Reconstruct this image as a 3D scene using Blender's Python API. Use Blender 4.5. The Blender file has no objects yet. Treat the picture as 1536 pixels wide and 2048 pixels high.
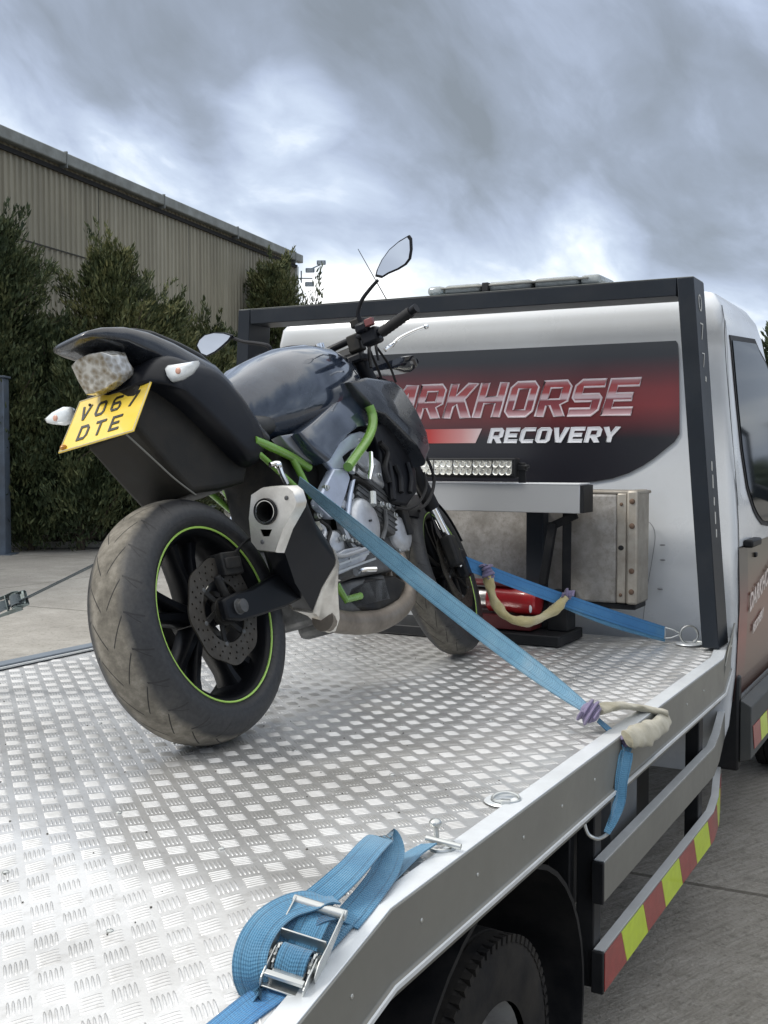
import bpy, math, random
import numpy as np
from mathutils import Vector, Matrix
R = math.radians
random.seed(7); rng = np.random.default_rng(7)
sc = bpy.context.scene
COL = sc.collection
# ------------------------------------------------------------------ camera
CAMZ = 1.67; YAW = R(28); PITCH = R(-2.74); FPX = 2280.0
cam = bpy.data.cameras.new("camera"); camo = bpy.data.objects.new("camera", cam); COL.objects.link(camo)
camo.location = (0, 0, CAMZ); camo.rotation_euler = (R(90) + PITCH, 0, YAW)
cam.sensor_fit = 'VERTICAL'; cam.sensor_height = 24; cam.lens = FPX / 2048 * 24
cam.clip_start = 0.05; cam.clip_end = 3000
sc.camera = camo
sc.render.resolution_x = 768; sc.render.resolution_y = 1024
sc.view_settings.view_transform = 'Standard'; sc.view_settings.look = 'None'
sc.view_settings.gamma = 1; sc.view_settings.exposure = 0.34
# sight lines of the photograph, used to measure real positions on real planes
_D = Vector((-math.sin(YAW)*math.cos(PITCH), math.cos(YAW)*math.cos(PITCH), math.sin(PITCH)))
_R = Vector((math.cos(YAW), math.sin(YAW), 0)); _U = _R.cross(_D); _C = Vector((0, 0, CAMZ))
def ray(px, py): return _D + _R*((px-768)/FPX) + _U*((1024-py)/FPX)
def onp(px, py, p0, n):
    v = ray(px, py); return _C + v*((Vector(p0)-_C).dot(n)/v.dot(n))
def onz(px, py, z): return onp(px, py, (0,0,z), Vector((0,0,1)))
def ony(px, py, y): return onp(px, py, (0,y,0), Vector((0,1,0)))
def onx(px, py, x): return onp(px, py, (x,0,0), Vector((1,0,0)))
def cz(lat, dep, z=0): return Vector((-dep*math.sin(YAW)+lat*math.cos(YAW), dep*math.cos(YAW)+lat*math.sin(YAW), z))

# ------------------------------------------------------------------ node helper
class NG:
    def __init__(s, tree): s.t = tree; s.n = tree.nodes; s.l = tree.links
    def new(s, typ, **k):
        n = s.n.new(typ)
        for a, b in k.items(): setattr(n, a, b)
        return n
    def put(s, sock, v):
        if isinstance(v, bpy.types.NodeSocket): s.l.new(v, sock)
        elif v is not None:
            if sock.type == 'RGBA' and len(v) == 3: v = (*v, 1)
            sock.default_value = v
    def math(s, op, a, b=None, c=None, clamp=False):
        n = s.new('ShaderNodeMath', operation=op); n.use_clamp = clamp
        s.put(n.inputs[0], a); s.put(n.inputs[1], b) if b is not None else None
        if c is not None: s.put(n.inputs[2], c)
        return n.outputs[0]
    def vm(s, op, a, b=None, out=0):
        n = s.new('ShaderNodeVectorMath', operation=op); s.put(n.inputs[0], a)
        if b is not None: s.put(n.inputs[1], b)
        return n.outputs[out]
    def noise(s, vec, scale, detail=4, rough=.55, col=False, lac=2.0, dist=0):
        n = s.new('ShaderNodeTexNoise'); s.put(n.inputs['Vector'], vec)
        n.inputs['Scale'].default_value = scale; n.inputs['Detail'].default_value = detail
        n.inputs['Roughness'].default_value = rough; n.inputs['Lacunarity'].default_value = lac
        n.inputs['Distortion'].default_value = dist
        return n.outputs['Color'] if col else n.outputs[0]
    def ramp(s, f, stops, interp='LINEAR'):
        n = s.new('ShaderNodeValToRGB'); s.put(n.inputs[0], f); cr = n.color_ramp; cr.interpolation = interp
        while len(cr.elements) < len(stops): cr.elements.new(.5)
        for e, (p, c) in zip(cr.elements, stops):
            e.position = p; e.color = (*c, 1) if hasattr(c, '__len__') else (c, c, c, 1)
        return n.outputs[0]
    def mix(s, f, a, b, bt='MIX'):
        n = s.new('ShaderNodeMix', data_type='RGBA', blend_type=bt)
        s.put(n.inputs[0], f); s.put(n.inputs[6], a); s.put(n.inputs[7], b); return n.outputs[2]
    def sep(s, v):
        n = s.new('ShaderNodeSeparateXYZ'); s.put(n.inputs[0], v); return n.outputs
    def comb(s, x, y, z):
        n = s.new('ShaderNodeCombineXYZ')
        for i, v in enumerate((x, y, z)): s.put(n.inputs[i], v)
        return n.outputs[0]
    def coord(s, which='Object'): return s.new('ShaderNodeTexCoord').outputs[which]
    def mapr(s, v, a, b, c=0., d=1., clamp=True):
        n = s.new('ShaderNodeMapRange'); n.clamp = clamp; s.put(n.inputs[0], v)
        for i, x in enumerate((a, b, c, d)): n.inputs[i+1].default_value = x
        return n.outputs[0]
    def bump(s, h, strength=.3, dist=.002):
        n = s.new('ShaderNodeBump'); s.put(n.inputs['Height'], h)
        n.inputs['Strength'].default_value = strength; n.inputs['Distance'].default_value = dist
        return n.outputs[0]

# ------------------------------------------------------------------ world and sun
SKYOFF = (-4.0, 6.0, 2.0)
SUN_EL = R(44); SUN_AZ = R(232)      # compass-like: measured from +Y towards +X
w = bpy.data.worlds.new("World"); sc.world = w; w.use_nodes = True
g = NG(w.node_tree); bg = w.node_tree.nodes['Background']
sky = g.new('ShaderNodeTexSky', sky_type='NISHITA'); sky.sun_disc = False
sky.sun_elevation = SUN_EL; sky.sun_rotation = SUN_AZ; sky.air_density = 1.3; sky.dust_density = 2
d = g.coord('Generated'); x, y, z = g.sep(d)
zc_ = g.math('MAXIMUM', z, 0.0)
sq = g.math('ADD', 1.15, g.math('MULTIPLY', g.math('SUBTRACT', .45, zc_), 2.2))      # masses flatten towards the horizon
pv = g.vm('ADD', g.comb(g.math('ADD', x, g.math('MULTIPLY', z, .55)), y, g.math('MULTIPLY', zc_, sq)), SKYOFF)
wrp = g.noise(pv, 3.2, 3, .5, col=True)
pw = g.vm('ADD', pv, g.vm('MULTIPLY', g.vm('SUBTRACT', wrp, (.5, .5, .5)), (.20, .20, .20)))
big = g.noise(pw, 2.1, 2, .5)
mid = g.noise(pw, 5.2, 6, .50)
fin = g.noise(g.vm('ADD', pw, (9, 4, 2)), 14.0, 8, .62)
puff = g.math('ABSOLUTE', g.math('SUBTRACT', g.noise(g.vm('ADD', pw, (3, 1, 7)), 8.0, 5, .5), .5))
cl = g.math('ADD', g.math('MULTIPLY', big, .50), g.math('ADD', g.math('MULTIPLY', mid, .62), g.math('MULTIPLY', fin, .20)))
cl = g.math('ADD', g.math('SUBTRACT', cl, .012), g.math('MULTIPLY', puff, .35))
# brighter towards the horizon; an unseen bright band overhead added to light the deck
cl = g.math('ADD', cl, g.mapr(z, 0.02, .16, .06, 0))
cl = g.math('ADD', cl, g.mapr(z, .44, .70, 0, .34))
# a few large masses of this particular sky: (sight direction, radius in degrees, lift); darker base high up, pale breaks lower down
nd = g.vm('NORMALIZE', g.vm('ADD', d, g.vm('MULTIPLY', g.vm('SUBTRACT', wrp, (.5, .5, .5)), (.16, .16, .16))))
for (px_, py_, rad_, amt_) in ((480,-20,9,-.13),(900,20,7,-.10),(120,60,5,-.05),(580,185,2.4,.13),(90,190,4,.10),(300,300,3.6,.12),(1350,330,8,-.05),(800,430,6,-.03),(1170,475,3.2,.13),(700,610,3.5,.13),(1500,660,4,.14),(950,560,4,.07),(1480,60,5,.05)):
    dr = ray(px_, py_).normalized(); dt = g.vm('DOT_PRODUCT', nd, tuple(dr), out=1)
    n_ = g.mapr(dt, math.cos(R(rad_)), 1, 0, 1); n_ = g.math('SMOOTH_MIN', n_, 1.0, .1); cl = g.math('ADD', cl, g.math('MULTIPLY', n_, amt_))
ccol = g.ramp(cl, [(.46, (.155, .176, .203)), (.58, (.215, .248, .308)), (.67, (.300, .348, .446)), (.745, (.395, .455, .556)), (.81, (.58, .63, .69)), (.88, (.88, .90, .91)), (.95, (1.0, 1.0, 1.0))])
ccol = g.mix(1.0, ccol, (9.6, 9.6, 9.6), 'MULTIPLY')
skyc = g.mix(.93, sky.outputs[0], ccol)
g.put(bg.inputs[0], skyc); bg.inputs[1].default_value = 0.14
sun = bpy.data.lights.new("sun", 'SUN'); sun.energy = 2.0; sun.angle = R(14); sun.color = (1, .955, .88)
suno = bpy.data.objects.new("sun", sun); COL.objects.link(suno)
sd = Vector((math.sin(SUN_AZ)*math.cos(SUN_EL), math.cos(SUN_AZ)*math.cos(SUN_EL), math.sin(SUN_EL)))
suno.rotation_euler = sd.to_track_quat('Z', 'Y').to_euler(); suno.location = (-20, -20, 40)

# ------------------------------------------------------------------ materials
MATS = {}
def mat(name, col, rough=.5, metal=0., var=.12, vscale=6., bump=0., bscale=60., bdist=.001, coat=0., dirt=None, dirtamt=.5, dscale=3., trans=0., ior=1.45, emit=None, spec=.5, aniso=0):
    if name in MATS: return MATS[name]
    m = bpy.data.materials.new(name); m.use_nodes = True; g = NG(m.node_tree)
    b = m.node_tree.nodes['Principled BSDF']
    co = g.coord('Object')
    n1 = g.noise(co, vscale, 5, .6)
    c1 = tuple(min(1, c*(1+var)) for c in col); c0 = tuple(c*(1-var) for c in col)
    c = g.mix(g.mapr(n1, .3, .7), c0, c1)
    if dirt is not None:
        dn = g.mapr(g.noise(co, dscale, 7, .68), .5-.25*dirtamt, .78-.2*dirtamt)
        c = g.mix(g.math('MULTIPLY', dn, dirtamt), c, dirt)
        g.put(b.inputs['Roughness'], g.math('ADD', rough, g.math('MULTIPLY', dn, .35*dirtamt), clamp=True))
    else:
        g.put(b.inputs['Roughness'], g.math('ADD', rough, g.math('MULTIPLY', g.math('SUBTRACT', n1, .5), .25*min(rough, .4)), clamp=True))
    g.put(b.inputs['Base Color'], c)
    b.inputs['Metallic'].default_value = metal; b.inputs['Coat Weight'].default_value = coat
    b.inputs['Coat Roughness'].default_value = .05
    b.inputs['Specular IOR Level'].default_value = spec
    b.inputs['Transmission Weight'].default_value = trans; b.inputs['IOR'].default_value = ior
    if bump: g.put(b.inputs['Normal'], g.bump(g.noise(co, bscale, 3, .6), bump, bdist))
    if emit: b.inputs['Emission Color'].default_value = (*emit[0], 1); b.inputs['Emission Strength'].default_value = emit[1]
    MATS[name] = m; return m

FRAME = {}
def par(o, p):
    # every part is modelled in its thing's own drawing frame (world for the truck, the motorcycle's frame for the motorcycle)
    o.parent = p
    o.matrix_parent_inverse = FRAME.get(p.name, p.matrix_basis).inverted()
# ------------------------------------------------------------------ mesh builder
SPLIT = {'wheel_arch','winch_post','guard_bracket','deck_screw','sheet_joint','rivet','wheel_nut','bolt','bar_foot','disc_rivet','chassis_rail','cap_bolt','hose_union','plate_screw','silver_fitting','gutter_joint','linkage_rod','scuff','handle_arm','beacon_lens'}
class MB:
    def __init__(s): s.v = []; s.f = []; s.at = {}
    def add(s, vs, fs):
        o = len(s.v); s.v += [tuple(v) for v in vs]; s.f += [tuple(i+o for i in f) for f in fs]; return s
    def box(s, lo, hi, M=None):
        (a, b, c), (d, e, f) = lo, hi
        vs = [Vector(p) for p in ((a,b,c),(d,b,c),(d,e,c),(a,e,c),(a,b,f),(d,b,f),(d,e,f),(a,e,f))]
        if M is not None: vs = [M @ v for v in vs]
        return s.add(vs, [(0,3,2,1),(4,5,6,7),(0,1,5,4),(1,2,6,5),(2,3,7,6),(3,0,4,7)])
    def bar(s, p, q, w, h, up=(0,0,1)):
        p = Vector(p); q = Vector(q); d = (q-p).normalized(); u = Vector(up); sd_ = d.cross(u).normalized(); u = sd_.cross(d)
        vs = []
        for c in (p, q):
            for a, b in ((-1,-1),(1,-1),(1,1),(-1,1)): vs.append(c+sd_*a*w/2+u*b*h/2)
        return s.add(vs, [(0,1,2,3),(7,6,5,4),(0,4,5,1),(1,5,6,2),(2,6,7,3),(3,7,4,0)])
    def tube(s, pts, r, n=10, cap=True, closed=False, flat=1.0):
        pts = [Vector(p) for p in pts]; m = len(pts)
        rs = r if hasattr(r, '__len__') else [r]*m
        up = None; rings = []
        for i, p in enumerate(pts):
            if closed: t = pts[(i+1) % m]-pts[i-1]
            else: t = pts[min(i+1, m-1)]-pts[max(i-1, 0)]
            t = t.normalized()
            if up is None:
                up = Vector((0,0,1)) if abs(t.z) < .9 else Vector((1,0,0))
            up = (up-t*up.dot(t)).normalized(); sd_ = t.cross(up)
            rings.append([p+(up*math.cos(k*2*math.pi/n)*flat+sd_*math.sin(k*2*math.pi/n))*rs[i] for k in range(n)])
        return s.loft(rings, cap=cap, closed=closed)
    def loft(s, rings, cap=True, closed=False, ring_closed=True):
        n = len(rings[0]); m = len(rings); vs = [p for r_ in rings for p in r_]; fs = []
        for i in range(m if closed else m-1):
            j = (i+1) % m
            for k in range(n if ring_closed else n-1):
                l = (k+1) % n; fs.append((i*n+k, i*n+l, j*n+l, j*n+k))
        if cap and not closed: fs.append(tuple(range(n))[::-1]); fs.append(tuple((m-1)*n+k for k in range(n)))
        return s.add(vs, fs)
    def lathe(s, prof, n=48, c=(0,0,0), axis='x', close=True, a0=0, a1=2*math.pi):
        # prof: (x along axis, radius)
        c = Vector(c); rings = []; full = abs(a1-a0-2*math.pi) < 1e-6
        for i in range(n if full else n+1):
            t = a0+(a1-a0)*i/n; co, si = math.cos(t), math.sin(t); ring = []
            for (x_, r_) in prof:
                if axis == 'x': ring.append(c+Vector((x_, r_*co, r_*si)))
                elif axis == 'y': ring.append(c+Vector((r_*co, x_, r_*si)))
                else: ring.append(c+Vector((r_*co, r_*si, x_)))
            rings.append(ring)
        return s.loft(rings, cap=not full, closed=full, ring_closed=close)
    def prism(s, poly, d):
        n = len(poly); d = Vector(d); poly = [Vector(p) for p in poly]
        vs = poly+[p+d for p in poly]
        fs = [tuple(range(n))[::-1], tuple(range(n, 2*n))]+[(i, (i+1) % n, n+(i+1) % n, n+i) for i in range(n)]
        return s.add(vs, fs)
    def ribbon(s, pts, wv, width, th=.0025):
        # webbing: centre line, width directions, thickness
        pts = [Vector(p) for p in pts]; m = len(pts); rings = []
        wv = [Vector(v).normalized() for v in (wv if isinstance(wv[0], (tuple, list, Vector)) else [wv]*m)]
        ws = width if hasattr(width, '__len__') else [width]*m
        for i, p in enumerate(pts):
            t = (pts[min(i+1, m-1)]-pts[max(i-1, 0)]).normalized(); wd = (wv[i]-t*wv[i].dot(t)).normalized(); nn = wd.cross(t)
            h = ws[i]/2
            rings.append([p-wd*h-nn*th/2, p+wd*h-nn*th/2, p+wd*h+nn*th/2, p-wd*h+nn*th/2])
        o = len(s.v); s.loft(rings); L_ = 0
        for i in range(m):
            if i: L_ += (pts[i]-pts[i-1]).length
            for k, wv_ in enumerate((-1, 1, 1, -1)): s.at[o+i*4+k] = (wv_*ws[i]/.05, L_)
        return s
    def ball(s, c, r, n=12, m=8, M=None):
        r = r if hasattr(r, '__len__') else (r, r, r); c = Vector(c); rings = []
        for i in range(m+1):
            t = math.pi*(i/m*.996+.002)
            ring = []
            for k in range(n):
                p = Vector((math.sin(t)*math.cos(2*math.pi*k/n)*r[0], math.sin(t)*math.sin(2*math.pi*k/n)*r[1], math.cos(t)*r[2]))
                if M is not None: p = M @ p
                ring.append(c+p)
            rings.append(ring)
        return s.loft(rings)
    def islands(s):
        par_ = list(range(len(s.v)))
        def fd(i):
            while par_[i] != i: par_[i] = par_[par_[i]]; i = par_[i]
            return i
        for f in s.f:
            a = fd(f[0])
            for i in f[1:]: par_[fd(i)] = a
        gr = {}
        for f in s.f: gr.setdefault(fd(f[0]), []).append(f)
        out = []
        for fs in gr.values():
            m_ = {}; mb = MB()
            for f in fs:
                t = []
                for i in f:
                    if i not in m_: m_[i] = len(mb.v); mb.v.append(s.v[i])
                    t.append(m_[i])
                mb.f.append(tuple(t))
            out.append(mb)
        return out
    def build(s, name, m, parent=None, **k):
        # countable pieces drawn in one loop still become one object each
        if name in SPLIT: return [b.build_one(name, m, parent, **k) for b in s.islands()][0]
        return s.build_one(name, m, parent, **k)
    def build_one(s, name, m, parent=None, off=(0,0,0), bevel=0., smooth=35, subd=0, origin=None, seg=2):
        me = bpy.data.meshes.new(name)
        o_ = Vector(origin) if origin else Vector((0,0,0)); of = Vector(off)-o_
        me.from_pydata([tuple(Vector(v)+of) for v in s.v], [], s.f); me.validate()
        if s.at:
            for nm_, j in (('across', 0), ('along', 1)):
                at_ = me.attributes.new(nm_, 'FLOAT', 'POINT'); at_.data.foreach_set('value', [s.at.get(i, (0, 0))[j] for i in range(len(s.v))])
        import bmesh
        bm = bmesh.new(); bm.from_mesh(me); bmesh.ops.recalc_face_normals(bm, faces=bm.faces); bm.to_mesh(me); bm.free()
        if smooth:
            me.polygons.foreach_set('use_smooth', [True]*len(me.polygons)); me.set_sharp_from_angle(angle=R(smooth))
        me.materials.append(m)
        o = bpy.data.objects.new(name, me); COL.objects.link(o); o.location = o_
        if parent: par(o, parent)
        if bevel:
            b = o.modifiers.new('bevel', 'BEVEL'); b.width = bevel; b.segments = seg; b.limit_method = 'ANGLE'; b.angle_limit = R(30)
            b.harden_normals = False
        if subd:
            b = o.modifiers.new('sub', 'SUBSURF'); b.levels = subd; b.render_levels = subd
        return o
def spl(pts, n=8):
    # Catmull-Rom through points
    P = [Vector(p) for p in pts]; P = [P[0]*2-P[1]]+P+[P[-1]*2-P[-2]]; out = []
    for i in range(1, len(P)-2):
        for k in range(n):
            t = k/n; a, b, c, d_ = P[i-1], P[i], P[i+1], P[i+2]
            out.append(.5*((2*b)+(c-a)*t+(2*a-5*b+4*c-d_)*t*t+(3*b-a-3*c+d_)*t**3))
    out.append(P[-2]); return out
def tag(o, label=None, cat=None, group=None, kind=None):
    if label: o['label'] = label
    if cat: o['category'] = cat
    if group: o['group'] = group
    if kind: o['kind'] = kind
    return o
def thing(name, loc, label, cat, group=None, rot=(0,0,0)):
    o = bpy.data.objects.new(name, None); COL.objects.link(o); o.location = loc; o.rotation_euler = rot
    o.empty_display_size = .1
    return tag(o, label, cat, group)
def textmesh(name, body, m, size, M, parent=None, ext=.0008, shear=0., bold=0., sx=1.0, align='LEFT', spacing=1.0):
    cu = bpy.data.curves.new(name, 'FONT'); cu.body = body; cu.size = size; cu.extrude = ext; cu.shear = shear; cu.offset = bold
    cu.align_x = align; cu.space_character = spacing; cu.resolution_u = 3
    to = bpy.data.objects.new('tmp', cu); COL.objects.link(to)
    dg = bpy.context.evaluated_depsgraph_get(); me = bpy.data.meshes.new_from_object(to.evaluated_get(dg))
    bpy.data.objects.remove(to); me.transform(M @ Matrix.Diagonal((sx, 1, 1, 1))); me.name = name
    me.materials.clear(); me.materials.append(m)
    o = bpy.data.objects.new(name, me); COL.objects.link(o)
    if parent: par(o, parent)
    return o
def polycurve(name, loops, m, M, parent=None, ext=.001):
    cu = bpy.data.curves.new(name, 'CURVE'); cu.dimensions = '2D'; cu.fill_mode = 'BOTH'; cu.extrude = ext
    for lp in loops:
        sp = cu.splines.new('POLY'); sp.points.add(len(lp)-1); sp.use_cyclic_u = True
        for i, p in enumerate(lp): sp.points[i].co = (p[0], p[1], 0, 1)
    to = bpy.data.objects.new('tmp', cu); COL.objects.link(to)
    dg = bpy.context.evaluated_depsgraph_get(); me = bpy.data.meshes.new_from_object(to.evaluated_get(dg))
    bpy.data.objects.remove(to); me.transform(M); me.name = name; me.materials.clear(); me.materials.append(m)
    o = bpy.data.objects.new(name, me); COL.objects.link(o)
    if parent: par(o, parent)
    return o
def frameM(o, xd, yd):
    x_ = Vector(xd).normalized(); y_ = Vector(yd); y_ = (y_-x_*y_.dot(x_)).normalized(); z_ = x_.cross(y_)
    m = Matrix((x_, y_, z_)).transposed().to_4x4(); m.translation = Vector(o); return m
# ================================================================== GROUND
def ground_mat():
    m = bpy.data.materials.new('yard_concrete'); m.use_nodes = True; g = NG(m.node_tree); b = m.node_tree.nodes['Principled BSDF']
    co = g.coord('Object'); x, y, z = g.sep(co)
    n1 = g.noise(co, .35, 5, .6); n2 = g.noise(co, 3.0, 6, .65); n3 = g.noise(co, 60, 3, .6)
    ct, st_ = math.cos(R(66)), math.sin(R(66)); wb_ = g.math('MULTIPLY', g.noise(co, .8, 2), .10)
    al_ = g.math('ADD', g.math('MULTIPLY', x, ct), g.math('MULTIPLY', y, st_)); ac_ = g.math('ADD', g.math('SUBTRACT', g.math('MULTIPLY', y, ct), g.math('MULTIPLY', x, st_)), wb_)
    n4 = g.noise(g.comb(g.math('MULTIPLY', al_, 5.5), g.math('MULTIPLY', ac_, 44), 0), 1.0, 6, .72)
    c = g.ramp(n2, [(.3, (.30, .285, .255)), (.5, (.385, .37, .335)), (.7, (.46, .44, .405))])
    c = g.mix(g.mapr(n1, .35, .68), c, (.24, .228, .205))
    c = g.mix(g.math('MULTIPLY', g.mapr(n4, .42, .66, 0, .60), g.mapr(x, -5, -1.5, .25, 1)), c, (.13, .117, .098))
    c = g.mix(g.mapr(x, -4, -1, 0, .25), c, (.14, .126, .105))
    c = g.mix(g.mapr(g.noise(co, 24, 4, .7), .52, .66, 0, .45), c, (.085,.075,.06))
    c = g.mix(g.mapr(n3, .55, .8, 0, .35), c, (.46, .45, .42))
    st = g.mapr(g.noise(g.vm('ADD', co, (4, 9, 0)), 1.3, 5, .7), .60, .72, 0, .5)
    c = g.mix(st, c, (.085, .08, .072))
    # slab joints
    def joint(v, per, off, wd):
        f = g.math('FRACT', g.math('DIVIDE', g.math('ADD', v, off), per))
        return g.math('LESS_THAN', g.math('MULTIPLY', f, per), wd)
    wob = g.math('MULTIPLY', g.noise(co, 2.5, 3), .04)
    j = g.math('MAXIMUM', joint(g.math('ADD', y, wob), 4.93, .47, .030), g.math('MULTIPLY', joint(g.math('ADD', x, wob), 5.2, 5.9, .022), g.math('LESS_THAN', x, -4.0)))
    c = g.mix(g.math('MULTIPLY', j, .75), c, (.07, .062, .05))
    g.put(b.inputs['Base Color'], c); b.inputs['Roughness'].default_value = .86; b.inputs['Specular IOR Level'].default_value = .3
    h = g.math('ADD', g.math('MULTIPLY', n4, 1.0), g.math('ADD', g.math('MULTIPLY', n3, .8), g.math('MULTIPLY', j, -3.0)))
    g.put(b.inputs['Normal'], g.bump(h, 1.0, .009)); return m
mb = MB(); mb.add([(-400,-300,0),(400,-300,0),(400,600,0),(-400,600,0)], [(0,1,2,3)])
tag(mb.build('ground', ground_mat(), smooth=0), kind='structure')
# soil strip and kerb under the trees (camera-parallel line 21 m away)
WD = Vector((-math.sin(R(9.5)), math.cos(R(9.5)), 0)); WN = Vector((WD.y, -WD.x, 0))   # along the warehouse wall / out of it
W0 = cz(-8.08, 24); W1 = W0 + WD*16.0
soil = mat('soil', (.045, .038, .028), .95, var=.5, vscale=8, bump=1, bscale=25, bdist=.03)
ks = onz(-60, 1096, 0); kd = (onz(185, 1094, 0)-ks).normalized()
mb = MB(); a = ks-kd*9; bq = ks+kd*26
mb.prism([a+Vector((0,0,.0)), bq, bq+Vector((-1,7,0))*1.1, a+Vector((-1,7,0))*1.1], (0, 0, .09))
tag(mb.build('planting_bed', soil, smooth=0), kind='structure')
conc = mat('kerb_stone', (.30, .285, .25), .85, var=.2, vscale=5, bump=.5, bscale=40)
mb = MB(); nn = Vector((kd.y, -kd.x, 0))
for i in range(38):
    p = a+kd*(i*.915); mb.prism([p+nn*.13, p+kd*.905+nn*.13, p+kd*.905, p], (0, 0, .115))
tag(mb.build('kerb', conc, bevel=.012), kind='structure')

# ================================================================== WAREHOUSE
def clad_mat():
    m = bpy.data.materials.new('warehouse_cladding'); m.use_nodes = True; g = NG(m.node_tree); b = m.node_tree.nodes['Principled BSDF']
    co = g.coord('Object'); x, y, z = g.sep(co)
    st = g.new('ShaderNodeMapping'); st.inputs['Scale'].default_value = (3.5, 3.5, .18); g.put(st.inputs[0], co)
    n = g.noise(st.outputs[0], 1, 6, .65); n2 = g.noise(co, .5, 4, .6)
    c = g.ramp(n, [(.3, (.185, .168, .122)), (.5, (.255, .236, .176)), (.72, (.32, .30, .232))])
    c = g.mix(g.mapr(n2, .4, .75, 0, .5), c, (.16, .155, .118))
    c = g.mix(g.mapr(n, .58, .8, 0, .3), c, (.28, .275, .24))
    g.put(b.inputs['Base Color'], c); b.inputs['Roughness'].default_value = .6
    return m
EH = 8.47
wh = thing('warehouse', tuple(W0), 'large warehouse clad in weathered olive-grey corrugated sheet behind the trees', 'warehouse')
clad = clad_mat()
mb = MB(); pitch = .205; P0 = W0-WD*14; n = int((16+14)/pitch); prof = []
for i in range(n):
    s = i*pitch
    for ds, o in ((0, 0), (.075, 0), (.10, .038), (.165, .038), (.19, 0)): prof.append((s+ds, o))
prof.append((n*pitch, 0)); LW = n*pitch
vs = []
for s, o in prof:
    for zq in (0.0, EH): q = P0+WD*s+WN*o; vs.append((q.x, q.y, zq))
mb.add(vs, [(2*i, 2*i+2, 2*i+3, 2*i+1) for i in range(len(prof)-1)])
mb.build('wall_cladding', clad, wh, smooth=0)
E0 = P0; E1 = P0+WD*LW
mb = MB(); bk_ = -WN*22
mb.prism([E1+WN*.0-WD*.01, E1+bk_-WD*.01, E0+bk_, E0-WN*.02, E1-WN*.02-WD*.02], (0, 0, EH-.01))
mb.build('end_wall', clad, wh, smooth=0)
trim = mat('grey_flashing', (.20, .215, .205), .5, metal=.0, var=.2, vscale=2, dirt=(.10, .10, .085), dirtamt=.5)
# eaves gutter and verge
mb = MB(); zt = EH
mb.bar(E0+WN*.16+Vector((0,0,zt-.10)), E1+WN*.16+WD*.12+Vector((0,0,zt-.07)), .20, .27)
mb.build('gutter', trim, wh, bevel=.03)
mb = MB(); mb.bar(E0+WN*.075+Vector((0,0,zt-.33)), E1+WN*.075+Vector((0,0,zt-.33)), .05, .10); mb.build('eaves_shade_strip', mat('painted_eaves_shade', (.02,.02,.02), .9), wh)  # dark strip paints the shade below the gutter
mb = MB(); mb.bar(E1+WN*.055+Vector((0,0,.1)), E1+WN*.055+Vector((0,0,zt-.32)), .10, .14, up=WD); mb.build('corner_flashing', mat('pale_flashing', (.50,.52,.50), .5, var=.2), wh)
roof = mat('roof_sheet', (.20, .21, .20), .7, var=.2)
mb = MB(); ed = Vector((0,0,zt+.02)); rd = Vector((0,0,zt+2.0))
mb.prism([E0+WN*.05+ed, E1+WN*.05+ed, E1+bk_*.5+rd, E0+bk_*.5+rd], (0,0,.06)); mb.prism([E0+bk_*.5+rd, E1+bk_*.5+rd, E1+bk_+ed, E0+bk_+ed], (0,0,.06))
mb.build('roof', roof, wh)
mb = MB()
for sx, z0, z1 in ((18.0, 2.6, 8.2), (22.5, 2.6, 8.2), (12.3, 1, 8.2)):
    q = P0+WD*(math.floor(sx/pitch)*pitch+.012)+WN*.008; mb.bar(q+Vector((0,0,z0)), q+Vector((0,0,z1)), .02, .022, up=WD)
q0 = P0+WD*10.5; q1 = P0+WD*(math.floor(18.0/pitch)*pitch)
mb.bar(q0+WN*.042+Vector((0,0,6.35)), q1+WN*.042+Vector((0,0,6.35)), .02, .03)
mb.build('sheet_joint', mat('dark_joint', (.04,.04,.035), .9), wh)
# gutter joint straps
mb = MB()
for s in np.arange(3, LW, 4.4): mb.bar(E0+WD*s+WN*.165+Vector((0,0,zt-.29)), E0+WD*s+WN*.165+Vector((0,0,zt+.075)), .04, .215, up=WN)
mb.build('gutter_joint', mat('gutter_bracket', (.13,.14,.135), .5), wh)
# lamps at the corner
lampm = mat('lamp_housing', (.10, .13, .17), .4)
tl = thing('floodlight', tuple(E1+Vector((0,0,8))), 'cluster of small grey security floodlights on a bracket at the warehouse corner', 'security light')
mb = MB(); cr = E1+WN*.1
mb.tube([cr+Vector((0,0,7.75)), cr+_R*.5+Vector((0,0,7.75))], .02); mb.tube([cr+_R*.12+Vector((0,0,8.0)), cr+_R*.12+Vector((0,0,7.6))], .022)
mb.tube([cr+_R*.3+Vector((0,0,8.0)), cr+_R*.75+Vector((0,0,8.2))], .02)
mb.build('bracket', lampm, tl)
for dx, dz in ((.42, 8.02), (.40, 7.55), (.80, 8.28)):
    c = cr+_R*dx+Vector((0,0,dz)); mb = MB(); mb.box((-.15,-.09,-.075), (.15,.09,.075), Matrix.Translation(c)@Matrix.Rotation(YAW,4,'Z')@Matrix.Rotation(R(12),4,'X')); h_ = mb.build('lamp_head', lampm, tl, bevel=.02)
    mb = MB(); mb.box((-.12,-.105,-.055), (.12,-.093,.055), Matrix.Translation(c)@Matrix.Rotation(YAW,4,'Z')@Matrix.Rotation(R(12),4,'X')); mb.build('lens', mat('lamp_glass', (.4,.45,.5), .1), h_)
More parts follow.
